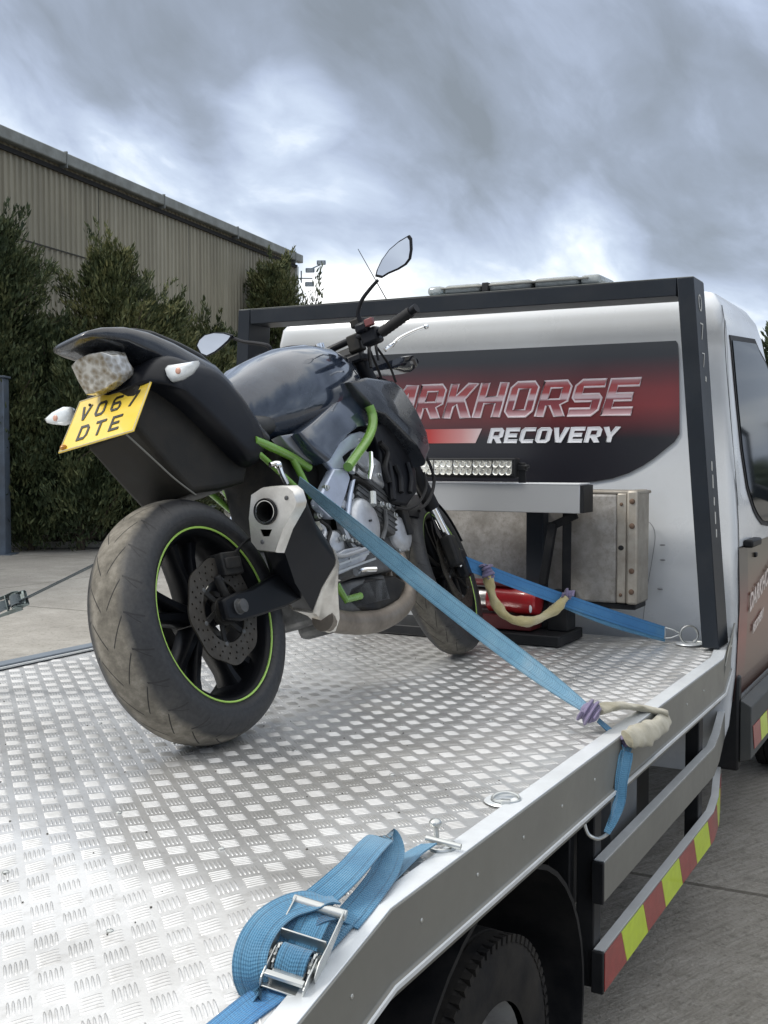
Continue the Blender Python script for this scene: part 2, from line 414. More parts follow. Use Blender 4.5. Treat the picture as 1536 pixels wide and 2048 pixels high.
# low grey building far behind on the right + steel post at the left edge
fb = thing('distant_building', tuple(cz(17, 46)), 'low grey rendered building far off beside the cab', 'building')
mb = MB(); c = cz(19.5, 46); M = Matrix.Translation(c)@Matrix.Rotation(YAW,4,'Z'); mb.box((-4.5,0,0), (12,9,4.1), M); mb.build('wall', mat('far_render', (.16,.165,.17), .9, var=.25, vscale=1.5), fb)
mb = MB(); mb.box((-4.7,-.2,4.103), (12.2,9.2,4.35), M); mb.build('roof', roof, fb)
pm = mat('blue_grey_steel', (.085, .11, .145), .5, metal=.0, var=.2, vscale=4, dirt=(.07,.07,.07), dirtamt=.5)
pt = thing('gate_post', tuple(cz(-6.68, 19.8)), 'blue-grey square steel gate post at the left edge in front of the trees', 'post')
mb = MB(); M = Matrix.Translation(cz(-6.60, 19.6))@Matrix.Rotation(YAW,4,'Z'); mb.box((-.18,-.15,0), (.13,.15,3.02), M); mb.build('column', pm, pt, bevel=.015)
mb = MB(); mb.box((-.21,-.18,3.022), (.16,.18,3.06), M); mb.build('cap', pm, pt, bevel=.01)
mb = MB(); mb.box((-.24,-.21,.0), (.24,.21,.02), M); mb.build('base_plate', pm, pt)

# ================================================================== TREES
def leaf_mat(name, c0, c1, c2):
    m = bpy.data.materials.new(name); m.use_nodes = True; g = NG(m.node_tree); b = m.node_tree.nodes['Principled BSDF']
    co = g.coord('Object'); n = g.noise(co, 1.7, 4, .65); n2 = g.noise(co, 14, 2, .5)
    c = g.ramp(g.math('ADD', g.math('MULTIPLY', n, .6), g.math('MULTIPLY', n2, .4)), [(.38, c0), (.5, c1), (.62, c2)])
    g.put(b.inputs['Base Color'], c); b.inputs['Roughness'].default_value = .62; b.inputs['Specular IOR Level'].default_value = .25
    b.inputs['Subsurface Weight'].default_value = 0
    return m
LEAF = [leaf_mat('dark_conifer_needles', (.020,.033,.016), (.050,.068,.030), (.125,.135,.058)),
        leaf_mat('olive_conifer_needles', (.027,.040,.017), (.075,.090,.036), (.17,.165,.068)),
        leaf_mat('distant_broadleaf', (.03,.045,.025), (.06,.08,.04), (.10,.12,.06))]
bark = mat('bark', (.07, .055, .04), .9, var=.4, vscale=6, bump=.8, bscale=20, bdist=.02)
def tree(base, height, rad, label, lm=0, nshoot=260, leaf=.075, low=.05, group=None, name='conifer_tree', cat='tree', seed=0, taper=.85, up=.75, per=95):
    r_ = np.random.default_rng(seed+11); base = Vector(base)
    t = thing(name, tuple(base), label, cat, group)
    mb = MB(); k = 9; tp = [base+Vector((math.sin(i*1.7+seed)*.06*i/k, math.cos(i*1.3+seed)*.06*i/k, height*.93*i/k)) for i in range(k+1)]
    mb.tube(tp, [.035*height*(1-i/(k+.6))*.6+.012 for i in range(k+1)], 8)
    V = []; limbs = []
    for i in range(nshoot):
        f = r_.random()**.85; h0 = low*height+(height*.97-low*height)*f
        ext = rad*(1-f**1.15*taper)*(.45+.62*r_.random())
        lobes = 1+.22*math.sin(3*0+seed+f*9)
        az = r_.random()*2*math.pi; ext *= lobes*(1+.22*math.sin(az*3+seed*1.7))
        d = np.array([math.cos(az), math.sin(az), 0]); L = max(.35, ext)
        s = np.array(base)+np.array([0,0,h0])+d*L*(.12+.25*r_.random()); 
        rise = up*(.5+.8*r_.random())*(.45+.35*L)
        e = np.array(base)+np.array([0,0,min(h0+rise, height*1.05)])+d*L
        if i % 5 == 0: limbs.append((np.array(base)+np.array([0,0,max(.1, h0-.25*L)]), s, e))
        spire = i % 6 == 1
        npnt = int(per*(.5+.8*min(1.4, L/rad)))
        if spire:
            e = e+np.array([0,0,.22+.45*r_.random()])+d*.12*r_.random(); npnt = int(npnt*.55)
        tt = r_.random(npnt)**.8; w_ = (.07+.20*(1-tt))*min(1.6, .55+L*.35)*(.42 if spire else .9)
        pts = s+(e-s)*tt[:, None]+r_.normal(size=(npnt, 3))*w_[:, None]*np.array([1,1,.8])
        axis = (e-s)/np.linalg.norm(e-s)
        dirs = axis*1.1+np.array([0,0,.45])+r_.normal(size=(npnt, 3))*.42; dirs /= np.linalg.norm(dirs, axis=1)[:, None]
        sd = np.cross(dirs, r_.normal(size=(npnt, 3))); sd /= np.linalg.norm(sd, axis=1)[:, None]
        ll = leaf*(.6+.9*r_.random(npnt))[:, None]; ww = ll*.17
        V.append(np.stack([pts-sd*ww, pts+dirs*ll*1.25*.55-sd*ww*1.0, pts+dirs*ll*1.25, pts+dirs*ll*.55+sd*ww, pts+sd*ww*.6], 1))
    V = np.concatenate(V); n = len(V)
    me = bpy.data.meshes.new('crown'); me.vertices.add(n*5); me.vertices.foreach_set('co', V.reshape(-1).astype(np.float32))
    me.loops.add(n*5); me.loops.foreach_set('vertex_index', np.arange(n*5, dtype=np.int32)); me.polygons.add(n)
    me.polygons.foreach_set('loop_start', np.arange(0, n*5, 5, dtype=np.int32)); me.update(calc_edges=True); me.materials.append(LEAF[lm])
    o = bpy.data.objects.new('crown', me); COL.objects.link(o); par(o, t)
    for s0, s1, s2 in limbs: mb.tube([tuple(s0), tuple(s1), tuple(s2)], [.035, .022, .006], 5)
    mb.build('trunk', bark, t); return t
GRP = 'evergreen trees screening the warehouse'
def at_px(px, dep): return cz((px-768)/FPX*dep, dep)
def top(dep, py): return CAMZ+(915-py)/FPX*dep
TR = [(-15, 455, 21.0, 2.5, 0, 'dark evergreen at the far left edge reaching up the warehouse wall, steel post in front', 420, .10),
      (105, 655, 21.2, 2.0, 0, 'short dark conifer between the left edge evergreen and the tallest middle conifer', 230, .1),
      (225, 500, 22.0, 2.5, 1, 'tallest pointed olive-green conifer, above the motorcycle tail light', 330, .1),
      (330, 600, 23.0, 2.1, 1, 'bushy conifer with a slanting shoot, right of the tallest one, above the motorcycle seat', 330, .1),
      (415, 650, 24.5, 2.0, 1, 'low rounded conifer behind the left mirror of the motorcycle', 310, .1),
      (480, 665, 27.0, 1.8, 0, 'low dark conifer beside the left post of the truck headboard', 200, .1),
      (550, 508, 35.0, 2.3, 1, 'evergreen standing against the warehouse corner above the headboard', 300, .1),
      (160, 730, 20.6, 1.3, 0, 'low dark shrub under the tallest conifer, beside the number plate', 220, .02),
      (300, 800, 21.4, 1.5, 0, 'spreading dark shrub beneath the motorcycle tail', 240, .02),
      (60, 800, 20.5, 1.0, 0, 'low shrub with paler leaves beside the blue-grey gate post', 190, .02)]
for i, (px, py, dep, rad, lm, lab, ns, low) in enumerate(TR):
    tree(at_px(px, dep), top(dep, py+30), rad, lab, lm, ns, leaf=.080 if dep < 30 else .10, per=165, low=low, group=GRP, name='conifer_tree' if i < 7 else 'shrub', cat='tree' if i < 7 else 'shrub', seed=i, up=.9)
tree(at_px(622, 37), top(37, 578), .75, 'thin wispy sapling with open twigs, right of the warehouse corner', 0, 20, leaf=.12, low=.3, group=None, name='sapling', seed=31, up=1.6, per=26, taper=.5)
tree(at_px(1560, 60), top(60, 640), 3.6, 'distant leafy tree far off to the right of the cab', 2, 150, leaf=.22, low=.2, name='broadleaf_tree', seed=41, per=110)
tree(at_px(1509, 64), top(64, 742), 2.2, 'small distant tree showing past the cab door mirror', 2, 90, leaf=.22, low=.2, name='broadleaf_tree', seed=43, per=90)

# far wood closing the horizon beyond the yard
r_ = np.random.default_rng(77); n = 26000; th_ = r_.uniform(R(-75), R(60), n); dd = 120+14*r_.random(n)
hmax = 6.0+2.2*np.sin(th_*31)+1.5*np.sin(th_*77+1)+1.0*np.sin(th_*190); zz_ = hmax*r_.random(n)**.7
C0 = np.stack([np.sin(th_)*dd, np.cos(th_)*dd, zz_], 1); dv = r_.normal(size=(n, 3)); dv /= np.linalg.norm(dv, axis=1)[:, None]; sv = np.cross(dv, r_.normal(size=(n, 3))); sv /= np.linalg.norm(sv, axis=1)[:, None]
V = np.stack([C0-sv*.35, C0+dv*.9, C0+sv*.35, C0-dv*.5], 1); V[:, :, 2] = np.maximum(V[:, :, 2], 0)
me = bpy.data.meshes.new('far_wood'); me.vertices.add(n*4); me.vertices.foreach_set('co', V.reshape(-1).astype(np.float32)); me.loops.add(n*4); me.loops.foreach_set('vertex_index', np.arange(n*4, dtype=np.int32)); me.polygons.add(n); me.polygons.foreach_set('loop_start', np.arange(0, n*4, 4, dtype=np.int32)); me.update(calc_edges=True); me.materials.append(LEAF[2])
o = bpy.data.objects.new('far_wood', me); COL.objects.link(o); tag(o, 'low line of distant woodland along the horizon behind the truck cab', 'woodland', kind='stuff')
# ================================================================== TRUCK
DZ = .95
tr = thing('recovery_truck', (-1.92, 2.2, 0), 'white flatbed recovery truck with treadplate deck and dark headboard, carrying the motorcycle', 'truck')
alu = mat('rail_aluminium', (.225, .225, .205), .46, metal=.5, var=.10, vscale=3, dirt=(.22,.21,.19), dirtamt=.35, dscale=5)
alus = mat('bright_aluminium', (.66, .69, .71), .38, metal=.35, var=.08, vscale=9, dirt=(.35,.34,.32), dirtamt=.3)
blk = mat('black_steel', (.008, .009, .011), .55, spec=.2, var=.3, dirt=(.05,.045,.04), dirtamt=.35, dscale=6)
blkp = mat('black_plastic', (.010, .011, .013), .5, spec=.3, var=.25, bump=.25, bscale=300, dirt=(.05,.047,.042), dirtamt=.25)
navy = mat('dark_blue_grey_paint', (.012, .016, .022), .42, spec=.28, var=.15, vscale=5, dirt=(.05,.05,.05), dirtamt=.22, dscale=4)
white = mat('white_paint', (.63, .66, .69), .25, var=.03, vscale=1.2, coat=.5, dirt=(.43,.43,.41), dirtamt=.28, dscale=1.6)
zinc = mat('zinc_plated', (.55, .57, .56), .34, metal=.9, var=.15, vscale=30, dirt=(.25,.22,.18), dirtamt=.3, dscale=30)
# deck
def deck_mat():
    m = bpy.data.materials.new('tread_aluminium'); m.use_nodes = True; g = NG(m.node_tree); b = m.node_tree.nodes['Principled BSDF']
    co = g.coord('Object'); n = g.noise(co, 2.2, 6, .65); n2 = g.noise(co, 40, 4, .6); n3 = g.noise(co, 220, 2, .5)
    sc_ = g.new('ShaderNodeMapping'); sc_.inputs['Scale'].default_value = (80, 5, 1); g.put(sc_.inputs[0], co)
    n4 = g.noise(sc_.outputs[0], 1.5, 3, .5)
    c = g.ramp(n, [(.3, (.52, .515, .50)), (.55, (.68, .68, .67)), (.8, (.76, .76, .75))])
    c = g.mix(g.mapr(n2, .55, .75, 0, .35), c, (.30, .285, .26)); c = g.mix(g.mapr(g.noise(g.vm('ADD', co, (5,2,0)), 1.1, 6, .7), .50, .66, 0, .38), c, (.27, .26, .24)); c = g.mix(g.mapr(n4, .62, .7, 0, .35), c, (.75, .75, .75))
    g.put(b.inputs['Base Color'], c); b.inputs['Metallic'].default_value = .72
    g.put(b.inputs['Roughness'], g.math('ADD', .24, g.math('MULTIPLY', n, .22)))
    g.put(b.inputs['Normal'], g.bump(g.math('ADD', n2, g.math('MULTIPLY', n3, .5)), .25, .0012)); return m
dm = deck_mat()
BY = 1.57; TA = R(12.8); XL, XR = -2.935, -.862
def tailz(y): return DZ-(BY-y)*math.tan(TA) if y < BY else DZ
mb = MB(); ys = [.10, .7, 1.3, 1.45, 1.51, 1.53, 1.55, 1.57, 1.59, 1.61, 1.63, 1.65, 2.5, 3.5, 4.47]
def smz(y):
    # folded sheet: small bend radius
    if abs(y-BY) < .06: t = (y-(BY-.06))/.12; return tailz(BY-.06)*(1-t)**2+2*t*(1-t)*DZ+DZ*t*t
    return tailz(y)
rr = [[(XL, y, smz(y)), (XR, y, smz(y)), (XR, y, smz(y)-.006), (XL, y, smz(y)-.006)] for y in ys]
mb.loft(rr); deck = mb.build('deck_plate', dm, tr, smooth=30)
# raised tread bars, all of one pressed sheet
def treads():
    p = .0490; th = R(45+3.5); ca, sa = math.cos(th), math.sin(th); out = []
    N = 75; ii, jj = np.meshgrid(np.arange(-N, N), np.arange(-N, N)); ii = ii.ravel(); jj = jj.ravel()
    x = -1.9+(ii*ca-jj*sa)*p; y = 2.3+(ii*sa+jj*ca)*p
    k = (x > XL+.02) & (x < XR-.02) & (y > .14) & (y < 4.44); ii, jj, x, y = ii[k], jj[k], x[k], y[k]
    ori = (ii+jj) % 2; B = []
    L, W, H, S = .0180, .0026, .0017, .0080
    for q in range(-2, 3):
        ang = th+np.where(ori == 0, 0, math.pi/2); ux, uy = np.cos(ang), np.sin(ang); vx, vy = -uy, ux
        B.append(np.stack([x+vx*q*S, y+vy*q*S, ux, uy], 1))
    B = np.concatenate(B); n = len(B)
    u = np.array([-1, -.93, -.55, 0, .55, .93, 1.0]); wv = np.array([.0, .55, 1, 1, 1, .55, .0]); hh = np.array([0, .55, 1, 1, 1, .55, 0])
    pts = []
    for a, w_, h_ in zip(u, wv, hh):
        for s, hs in ((-1, 0), (-.52, .8), (.52, .8), (1, 0)):
            pts.append((a*L*1.0, s*W*max(w_, .06), h_*hs*H))
    pts = np.array(pts); m = len(pts)
    X = B[:, 0:1]+B[:, 2:3]*pts[:, 0]-B[:, 3:4]*pts[:, 1]; Y = B[:, 1:2]+B[:, 3:4]*pts[:, 0]+B[:, 2:3]*pts[:, 1]
    Z0 = np.where(Y < BY, DZ-(BY-Y)*math.tan(TA), DZ)
    near = np.abs(Y-BY) < .06; t = (Y-(BY-.06))/.12; zb = tailz(BY-.06)*(1-t)**2+2*t*(1-t)*DZ+DZ*t*t
    Z0 = np.where(near, zb, Z0)
    Z = Z0+pts[:, 2]-.0002
    V = np.stack([X, Y, Z], 2).reshape(-1, 3).astype(np.float32)
    fs = []
    for i in range(6):
        for s in range(3): a = i*4+s; fs.append((a, a+4, a+5, a+1))
    fs = np.array(fs); F = (fs[None]+(np.arange(n)*m)[:, None, None]).reshape(-1)
    me = bpy.data.meshes.new('tread_pattern'); me.vertices.add(len(V)); me.vertices.foreach_set('co', V.ravel())
    me.loops.add(len(F)); me.loops.foreach_set('vertex_index', F.astype(np.int32)); nf = len(F)//4; me.polygons.add(nf)
    me.polygons.foreach_set('loop_start', np.arange(0, nf*4, 4, dtype=np.int32)); me.polygons.foreach_set('use_smooth', [True]*nf)
    me.update(calc_edges=True); me.materials.append(dm)
    o = bpy.data.objects.new('tread_pattern', me); COL.objects.link(o); par(o, deck)
treads()
def sweep(prof, path, name, m, parent=tr, **k):
    mb = MB(); rings = []; P = [Vector(p) for p in path]
    for i, p in enumerate(P):
        t = (P[min(i+1, len(P)-1)]-P[max(i-1, 0)]); t.z = 0; t.normalize(); o_ = Vector((t.y, -t.x, 0))
        rings.append([p+o_*dx+Vector((0,0,dz)) for dx, dz in prof])
    mb.loft(rings); return mb.build(name, m, parent, **k)
zr = DZ+.005
rp = [(-.040, 0), (0, 0), (0, -.118), (.007, -.121), (.007, -.130), (-.001, -.134), (-.016, -.162), (-.040, -.162)]
rail = sweep(rp, [(-.82, .05, zr-(BY-.05)*math.tan(TA)), (-.82, BY, zr), (-.82, 4.12, zr), (-.89, 4.60, zr)], 'side_rail', alu, smooth=20, bevel=.0018)
sweep([(-.048, -.002), (-.003, -.002), (-.003, .0028), (-.048, .0028)], [(-.82, .05, zr-(BY-.05)*math.tan(TA)), (-.82, BY, zr), (-.82, 4.12, zr), (-.89, 4.60, zr)], 'top_trim', alus, rail, bevel=.001)
# front flare of the rail
mb = MB(); mb.prism([(-.826, 4.12, .83), (-.815, 4.125, .93), (-.86, 4.52, 1.03), (-.88, 4.60, 1.0), (-.893, 4.61, .86)], (-.006, 0, 0)); mb.build('rail_end_plate', alu, tr, bevel=.002)
mb = MB()
lr = [(-3.005, .05), (-3.005, 4.45)]
def lz(y): return zr-(BY-y)*math.tan(TA) if y < BY else zr
mb.loft([[(-3.005, y, lz(y)+.012), (-2.945, y, lz(y)+.012), (-2.945, y, lz(y)-.16), (-3.005, y, lz(y)-.16)] for y in (.05, BY, 4.45)])
mb.build('side_rail', mat('blue_grey_rail', (.17, .20, .235), .5, metal=.3, var=.1), tr, bevel=.003)
mb = MB(); mb.loft([[(-2.942, y, lz(y)+.0), (-2.934, y, lz(y)+.0), (-2.934, y, lz(y)+.006), (-2.942, y, lz(y)+.006)] for y in (.05, BY, 4.45)]); mb.build('edge_trim', alus, tr)
# rivets on the rail face
mb = MB()
for y in np.arange(.5, 4.0, .235):
    zz_ = zr-.055-((BY-y)*math.tan(TA) if y < BY else 0); mb.ball((-.8195, y, zz_), (.0022, .0042, .0042), 8, 5)
mb.build('rivet', zinc, rail)
# screws on the deck
mb = MB()
for x_ in np.arange(-2.8, -.9, .31):
    for y in (.9, 1.42, 1.72, 2.3, 2.9, 3.5, 4.1):
        xx, yy = x_+.07*math.sin(y*9), y+.04*math.sin(x_*11); mb.ball((xx, yy, smz(yy)+.0015), (.0065, .0065, .0030), 10, 5)
mb.build('deck_screw', zinc, deck)
# under-structure
mb = MB(); mb.loft([[(-2.90, y, lz(y)-.11), (-.875, y, lz(y)-.11), (-.875, y, lz(y)-.022), (-2.90, y, lz(y)-.022)] for y in (.1, BY, 4.45)]); mb.build('subframe', blk, tr, bevel=.004).hide_render = False
mb = MB(); mb.box((-2.42, 1.2, .56), (-2.34, 5.2, .80)); mb.box((-1.50, 1.2, .56), (-1.42, 5.2, .80))
for y in (1.7, 2.9, 3.7, 4.4): mb.box((-2.85, y, .76), (-.90, y+.06, .838))
mb.build('chassis_rail', blk, tr, bevel=.004)
mb = MB(); mb.box((-1.38, 3.0, .38), (-1.02, 3.9, .78)); mb.build('fuel_tank', blkp, tr, bevel=.03)
mb = MB(); mb.box((-.93, 3.02, .52), (-.90, 3.28, .80)); mb.build('support_plate', mat('dull_grey_steel', (.12,.13,.14), .6, dirt=(.05,.05,.05)), tr)
# side guards
gp = [(-.030, 0), (0, 0), (0, -.105), (-.030, -.105)]
gpath = [(-.845, 2.785, .64), (-.845, 4.10, .64), (-.865, 4.28, .645), (-.925, 4.70, .66)]
gd = sweep(gp, gpath, 'side_guard', alu, bevel=.003, smooth=20)
sweep([(-.028, .0005), (-.001, .0005), (-.001, .003), (-.028, .003)], gpath, 'lit_top_lip', alus, gd)  # paler sheet paints the lit guard top lighter than its side
sweep([(.0005, -.119), (.0085, -.1215), (.0085, -.1295), (.0005, -.132)], [(-.8195, .05, zr-(BY-.05)*math.tan(TA)), (-.8195, BY, zr), (-.8195, 4.12, zr), (-.8895, 4.60, zr)], 'bead', alus, rail)
mb = MB(); mb.box((-.876, 2.772, .533), (-.844, 2.7845, .642)); mb.build('end_cap', blkp, gd, bevel=.003)
spath = [(-.845, 2.79, .405), (-.845, 4.10, .405), (-.865, 4.28, .41), (-.945, 4.72, .43)]
gl = sweep(gp, spath, 'side_guard', alu, bevel=.003, smooth=20)
sweep([(-.028, .0005), (-.001, .0005), (-.001, .003), (-.028, .003)], spath, 'lit_top_lip', alus, gl)
mb = MB(); mb.box((-.876, 2.777, .298), (-.844, 2.7895, .407)); mb.build('end_cap', blkp, gl, bevel=.003)
redr = mat('red_reflective_tape', (.30, .030, .028), .3, var=.15, vscale=30, coat=.5, bump=.3, bscale=400, dirt=(.15,.05,.05), dirtamt=.3)
yelr = mat('fluorescent_yellow_tape', (.55, .70, .015), .3, var=.08, vscale=30, coat=.5, bump=.3, bscale=400, dirt=(.35,.40,.06), dirtamt=.2)
def onpath(s, path):
    P = [Vector(p) for p in path]
    for i in range(len(P)-1):
        L_ = (P[i+1]-P[i]).length
        if s <= L_ or i == len(P)-2: return P[i]+(P[i+1]-P[i])*(s/L_), (P[i+1]-P[i]).normalized()
        s -= L_
def tape(s0, s1, sl, z0, z1, m, parent, path, first=False):
    mb = MB(); ring = []
    for t in np.linspace(0, 1, 7):
        row = []
        for zz_, sh in ((z0, sl), (z1, 0)):
            q, t_ = onpath(s0+(s1-s0)*t+(0 if (first and t == 0) else sh), path); o_ = Vector((t_.y, -t_.x, 0)); row += [q+o_*.0025+Vector((0,0,zz_)), q+o_*.0006+Vector((0,0,zz_))]
        ring.append([row[0], row[2], row[3], row[1]])
    mb.loft(ring); mb.build('reflective_tape', m, parent)
s = 0.0
bnd = [0, .148, .365, .57, .785, .99, 1.20, 1.40, 1.60, 1.78]
for i in range(len(bnd)-1):
    tape(bnd[i], bnd[i+1]-.002, .055, -.103, -.003, redr if i % 2 == 0 else yelr, gl, spath, first=(i == 0))
mb = MB()
for y in (2.83, 4.02): mb.box((-.925, y-.03, .30), (-.8765, y+.03, .84))
mb.build('guard_bracket', blkp, tr, bevel=.004)
mb = MB(); mb.box((-.99, 2.765, .25), (-.93, 2.80, .84)); mb.build('mudguard_stay', blkp, tr, bevel=.004)
# wheels and arches
rub = mat('truck_tyre_rubber', (.011, .011, .012), .75, spec=.2, var=.3, vscale=8, dirt=(.065,.058,.048), dirtamt=.45, dscale=7, bump=.3, bscale=90)
rimm = mat('steel_wheel', (.32,.33,.34), .45, metal=.6, dirt=(.12,.10,.08), dirtamt=.5, dscale=8)
def wheel(x, y, side=1, r=.335, w=.19):
    prof = [(-.5,.60),(-.52,.72),(-.53,.86),(-.50,.955),(-.44,.985),(-.40,1.0),(-.27,1.004),(-.26,.975),(-.235,.975),(-.225,1.006),(-.05,1.01),(-.04,.978),(-.015,.978),(-.005,1.01)]
    prof = prof+[(-a, b) for a, b in prof[::-1]]
    mb = MB(); mb.lathe([(a*w, b*r) for a, b in prof], 72, (x, y, r), close=False)
    for k in range(72):
        t = k*2*math.pi/72
        for sg in (-1, 1):
            M = Matrix.Translation((x, y, r))@Matrix.Rotation(t, 4, 'X')
            mb.box((sg*.40*w if sg > 0 else -.515*w, -.0085, .955*r), (.515*w if sg > 0 else -.40*w, .0085, 1.004*r), M)
    ty = mb.build('wheel', rub, tr, smooth=30)
    xo = x+side*w*.5
    mb = MB(); mb.lathe([(side*w*.42+.0, .60*r), (side*w*.36, .57*r), (side*w*.10, .52*r), (side*w*.02, .40*r), (side*w*.25, .24*r), (side*w*.30, .12*r), (side*w*.30, .001)], 40, (x, y, r), close=False); mb.build('rim', rimm, ty)
    mb = MB()
    for k in range(6): t = k*math.pi/3; mb.ball((x+side*w*.30, y+.066*math.cos(t), r+.066*math.sin(t)), (.012,.009,.009), 8, 5)
    mb.build('wheel_nut', zinc, ty)
    return ty
for y in (2.13, 6.45):
    wheel(-.975, y, 1); wheel(-2.865, y, -1)
    if y < 3: wheel(-1.185, y, 1); wheel(-2.655, y, -1)
mb = MB()
for (xa, xb) in ((-1.30, -.872), (-2.97, -2.55)):
    rings = []
    for i in range(25):
        t = R(-20+220*i/24); c_, s_ = math.cos(t), math.sin(t)
        rings.append([(xa, 2.20+.50*c_, .34+.44*s_), (xb, 2.20+.50*c_, .34+.44*s_), (xb, 2.20+.512*c_, .34+.452*s_), (xa, 2.20+.512*c_, .34+.452*s_)])
    mb.loft(rings)
mb.build('wheel_arch', blk, tr, smooth=40)

# ---------------- cab
XC = -1.965
_hz = [.40,.60,.80,1.1,1.4,1.8,2.1,2.2,2.27,2.32,2.35,2.365,2.375]
_hw = [1.02,1.07,1.09,1.10,1.09,1.065,1.045,1.035,1.018,.985,.90,.66,.35]
_ry = [4.60,4.585,4.58,4.575,4.575,4.575,4.575,4.562,4.565,4.60,4.68,4.80,4.95]
_fy = [7.35,7.45,7.50,7.40,6.62,6.15,5.80,5.65,5.55,5.45,5.35,5.25,5.2]
def hw(z): return float(np.interp(z, _hz, _hw))
zs = sorted(set(list(np.linspace(.40, 2.1, 22))+_hz+[1.2, 1.25, 2.13, 2.16, 2.24, 2.30, 2.335]))
mb = MB(); rings = []
for z_ in zs:
    h_, r0, r1 = hw(z_), float(np.interp(z_, _hz, _ry)), float(np.interp(z_, _hz, _fy)); rc = .035; ring = []
    if z_ < 2.125: r0 += .022
    elif z_ < 2.19: r0 += .022*(1-(z_-2.125)/.065)
    h2 = h_*.90
    for (cx, cy, a0) in ((XC+h_-rc, r0+rc, -90), (XC+h2-.25, r1-.3, 0), (XC-h2+.25, r1-.3, 90), (XC-h_+rc, r0+rc, 180)):
        rr_ = rc if cy < 5.0 else .25
        for k in range(7):
            t = R(a0+k*15); yy = cy+(rr_*math.sin(t) if rr_ == rc else .3*math.sin(t)); ring.append((cx+rr_*math.cos(t), yy, z_))
        if a0 == -90: ring.append((XC+h_, 5.2, z_)); ring.append((XC+h_*.995, max(5.25, (5.2+r1)/2), z_))
        if a0 == 90: ring.append((XC-h_*.995, max(5.25, (5.2+r1)/2), z_)); ring.append((XC-h_, 5.2, z_))
    rings.append(ring)
mb.loft(rings); cab = mb.build('cab', white, tr, smooth=40)
def side_pt(px, py, off=.004):
    X = -.9
    for _ in range(12): q = onx(px, py, X); X = XC+hw(q.z)+off
    return q
def side_yz(y, z_, off=.004): return Vector((XC+hw(z_)*(1 if y < 5.25 else .995)+off, y, z_))
def side_sheet(poly, name, m, parent=cab, off=.004, th=.003):
    # patch following the body side: fan of rows by height
    import bisect
    zmin = min(p.z for p in poly); zmax = max(p.z for p in poly); rings = []
    for z_ in np.linspace(zmin+1e-4, zmax-1e-4, 26):
        ys_ = []
        for i in range(len(poly)):
            a, b = poly[i], poly[(i+1) % len(poly)]
            if (a.z-z_)*(b.z-z_) < 0: t = (z_-a.z)/(b.z-a.z); ys_.append(a.y+(b.y-a.y)*t)
        if len(ys_) < 2: continue
        y0, y1 = min(ys_), max(ys_); rings.append([side_yz(y0, z_, off+th), side_yz(y1, z_, off+th), side_yz(y1, z_, off), side_yz(y0, z_, off)])
    mb = MB(); mb.loft(rings); return mb.build(name, m, parent, smooth=50)
glass = mat('dark_side_glass', (.010, .014, .017), .06, var=.1, coat=0.0, spec=.06)
gl_in = mat('window_rubber', (.010, .010, .012), .6)
W = [side_pt(*p) for p in ((1458,655),(1463,700),(1472,800),(1482,900),(1494,980),(1510,1030),(1530,1058))]
zb_ = W[-1].z
Wf = W+[Vector((0, 5.5, zb_-.01)), Vector((0, 6.05, zb_)), Vector((0, 5.75, 1.9)), Vector((0, 5.5, 2.1)), Vector((0, 5.2, W[0].z+.005))]
side_sheet(Wf, 'window_frame', gl_in, off=.001, th=.004)
def shrink(P, k=.94):
    c_ = sum((Vector((0, p.y, p.z)) for p in P), Vector())/len(P); return [Vector((0, c_.y+(p.y-c_.y)*k, c_.z+(p.z-c_.z)*k)) for p in P]
side_sheet(shrink(Wf, .95), 'side_window', glass, off=.006, th=.003)
# door seams
seam = mat('panel_gap', (.01,.01,.012), .8)
def seamline(pts, name='door_seam', wd=.005, m=seam):
    mb = MB(); rings = []
    for p in spl(pts, 6):
        q = side_yz(p.y, p.z, .001); rings.append([q+Vector((0,-wd/2,0)), q+Vector((0,wd/2,0)), q+Vector((.0015,wd/2,0)), q+Vector((.0015,-wd/2,0))])
    mb.loft(rings); mb.build(name, m, cab)
seamline([side_pt(1445,610), side_pt(1452,700), side_pt(1462,830), side_pt(1473,960), side_pt(1479,1085), side_pt(1480,1200), side_pt(1479,1330)])
seamline([side_pt(1452,640), side_pt(1458,760), side_pt(1468,900), side_pt(1478,1010)], 'body_crease', .004, mat('crease_grey', (.30,.32,.34), .5))
# printed wrap on the lower body side
def wrap_mat():
    m = bpy.data.materials.new('printed_wrap'); m.use_nodes = True; g = NG(m.node_tree); b = m.node_tree.nodes['Principled BSDF']
    co = g.coord('Object'); x, y, z = g.sep(co); n = g.noise(co, 3, 3)
    t = g.math('ADD', z, g.math('MULTIPLY', g.math('SUBTRACT', n, .5), .05))
    c = g.ramp(g.mapr(t, .62, 1.36), [(.0, (.03,.012,.012)), (.22, (.07,.016,.014)), (.45, (.19,.020,.018)), (.62, (.12,.014,.014)), (.80, (.018,.012,.014)), (1, (.012,.012,.014))])
    cd = g.ramp(g.mapr(t, .62, 1.36), [(.0, (.03,.014,.012)), (.3, (.085,.03,.022)), (.6, (.16,.055,.035)), (.85, (.075,.06,.04)), (1, (.05,.05,.04))])  # door print; its olive-brown top is a reflection painted into the ramp
    c = g.mix(g.math('GREATER_THAN', y, 4.80), c, cd)
    g.put(b.inputs['Base Color'], c); b.inputs['Roughness'].default_value = .30; b.inputs['Coat Weight'].default_value = .15; return m
wz = side_pt(1460, 1101).z; wz0 = side_pt(1478, 1345).z
y0_ = 4.618
side_sheet([Vector((0,y0_,wz)), Vector((0,6.0,wz)), Vector((0,6.0,.70)), Vector((0,y0_,.70))], 'printed_wrap', wrap_mat(), off=.0015, th=.0012)
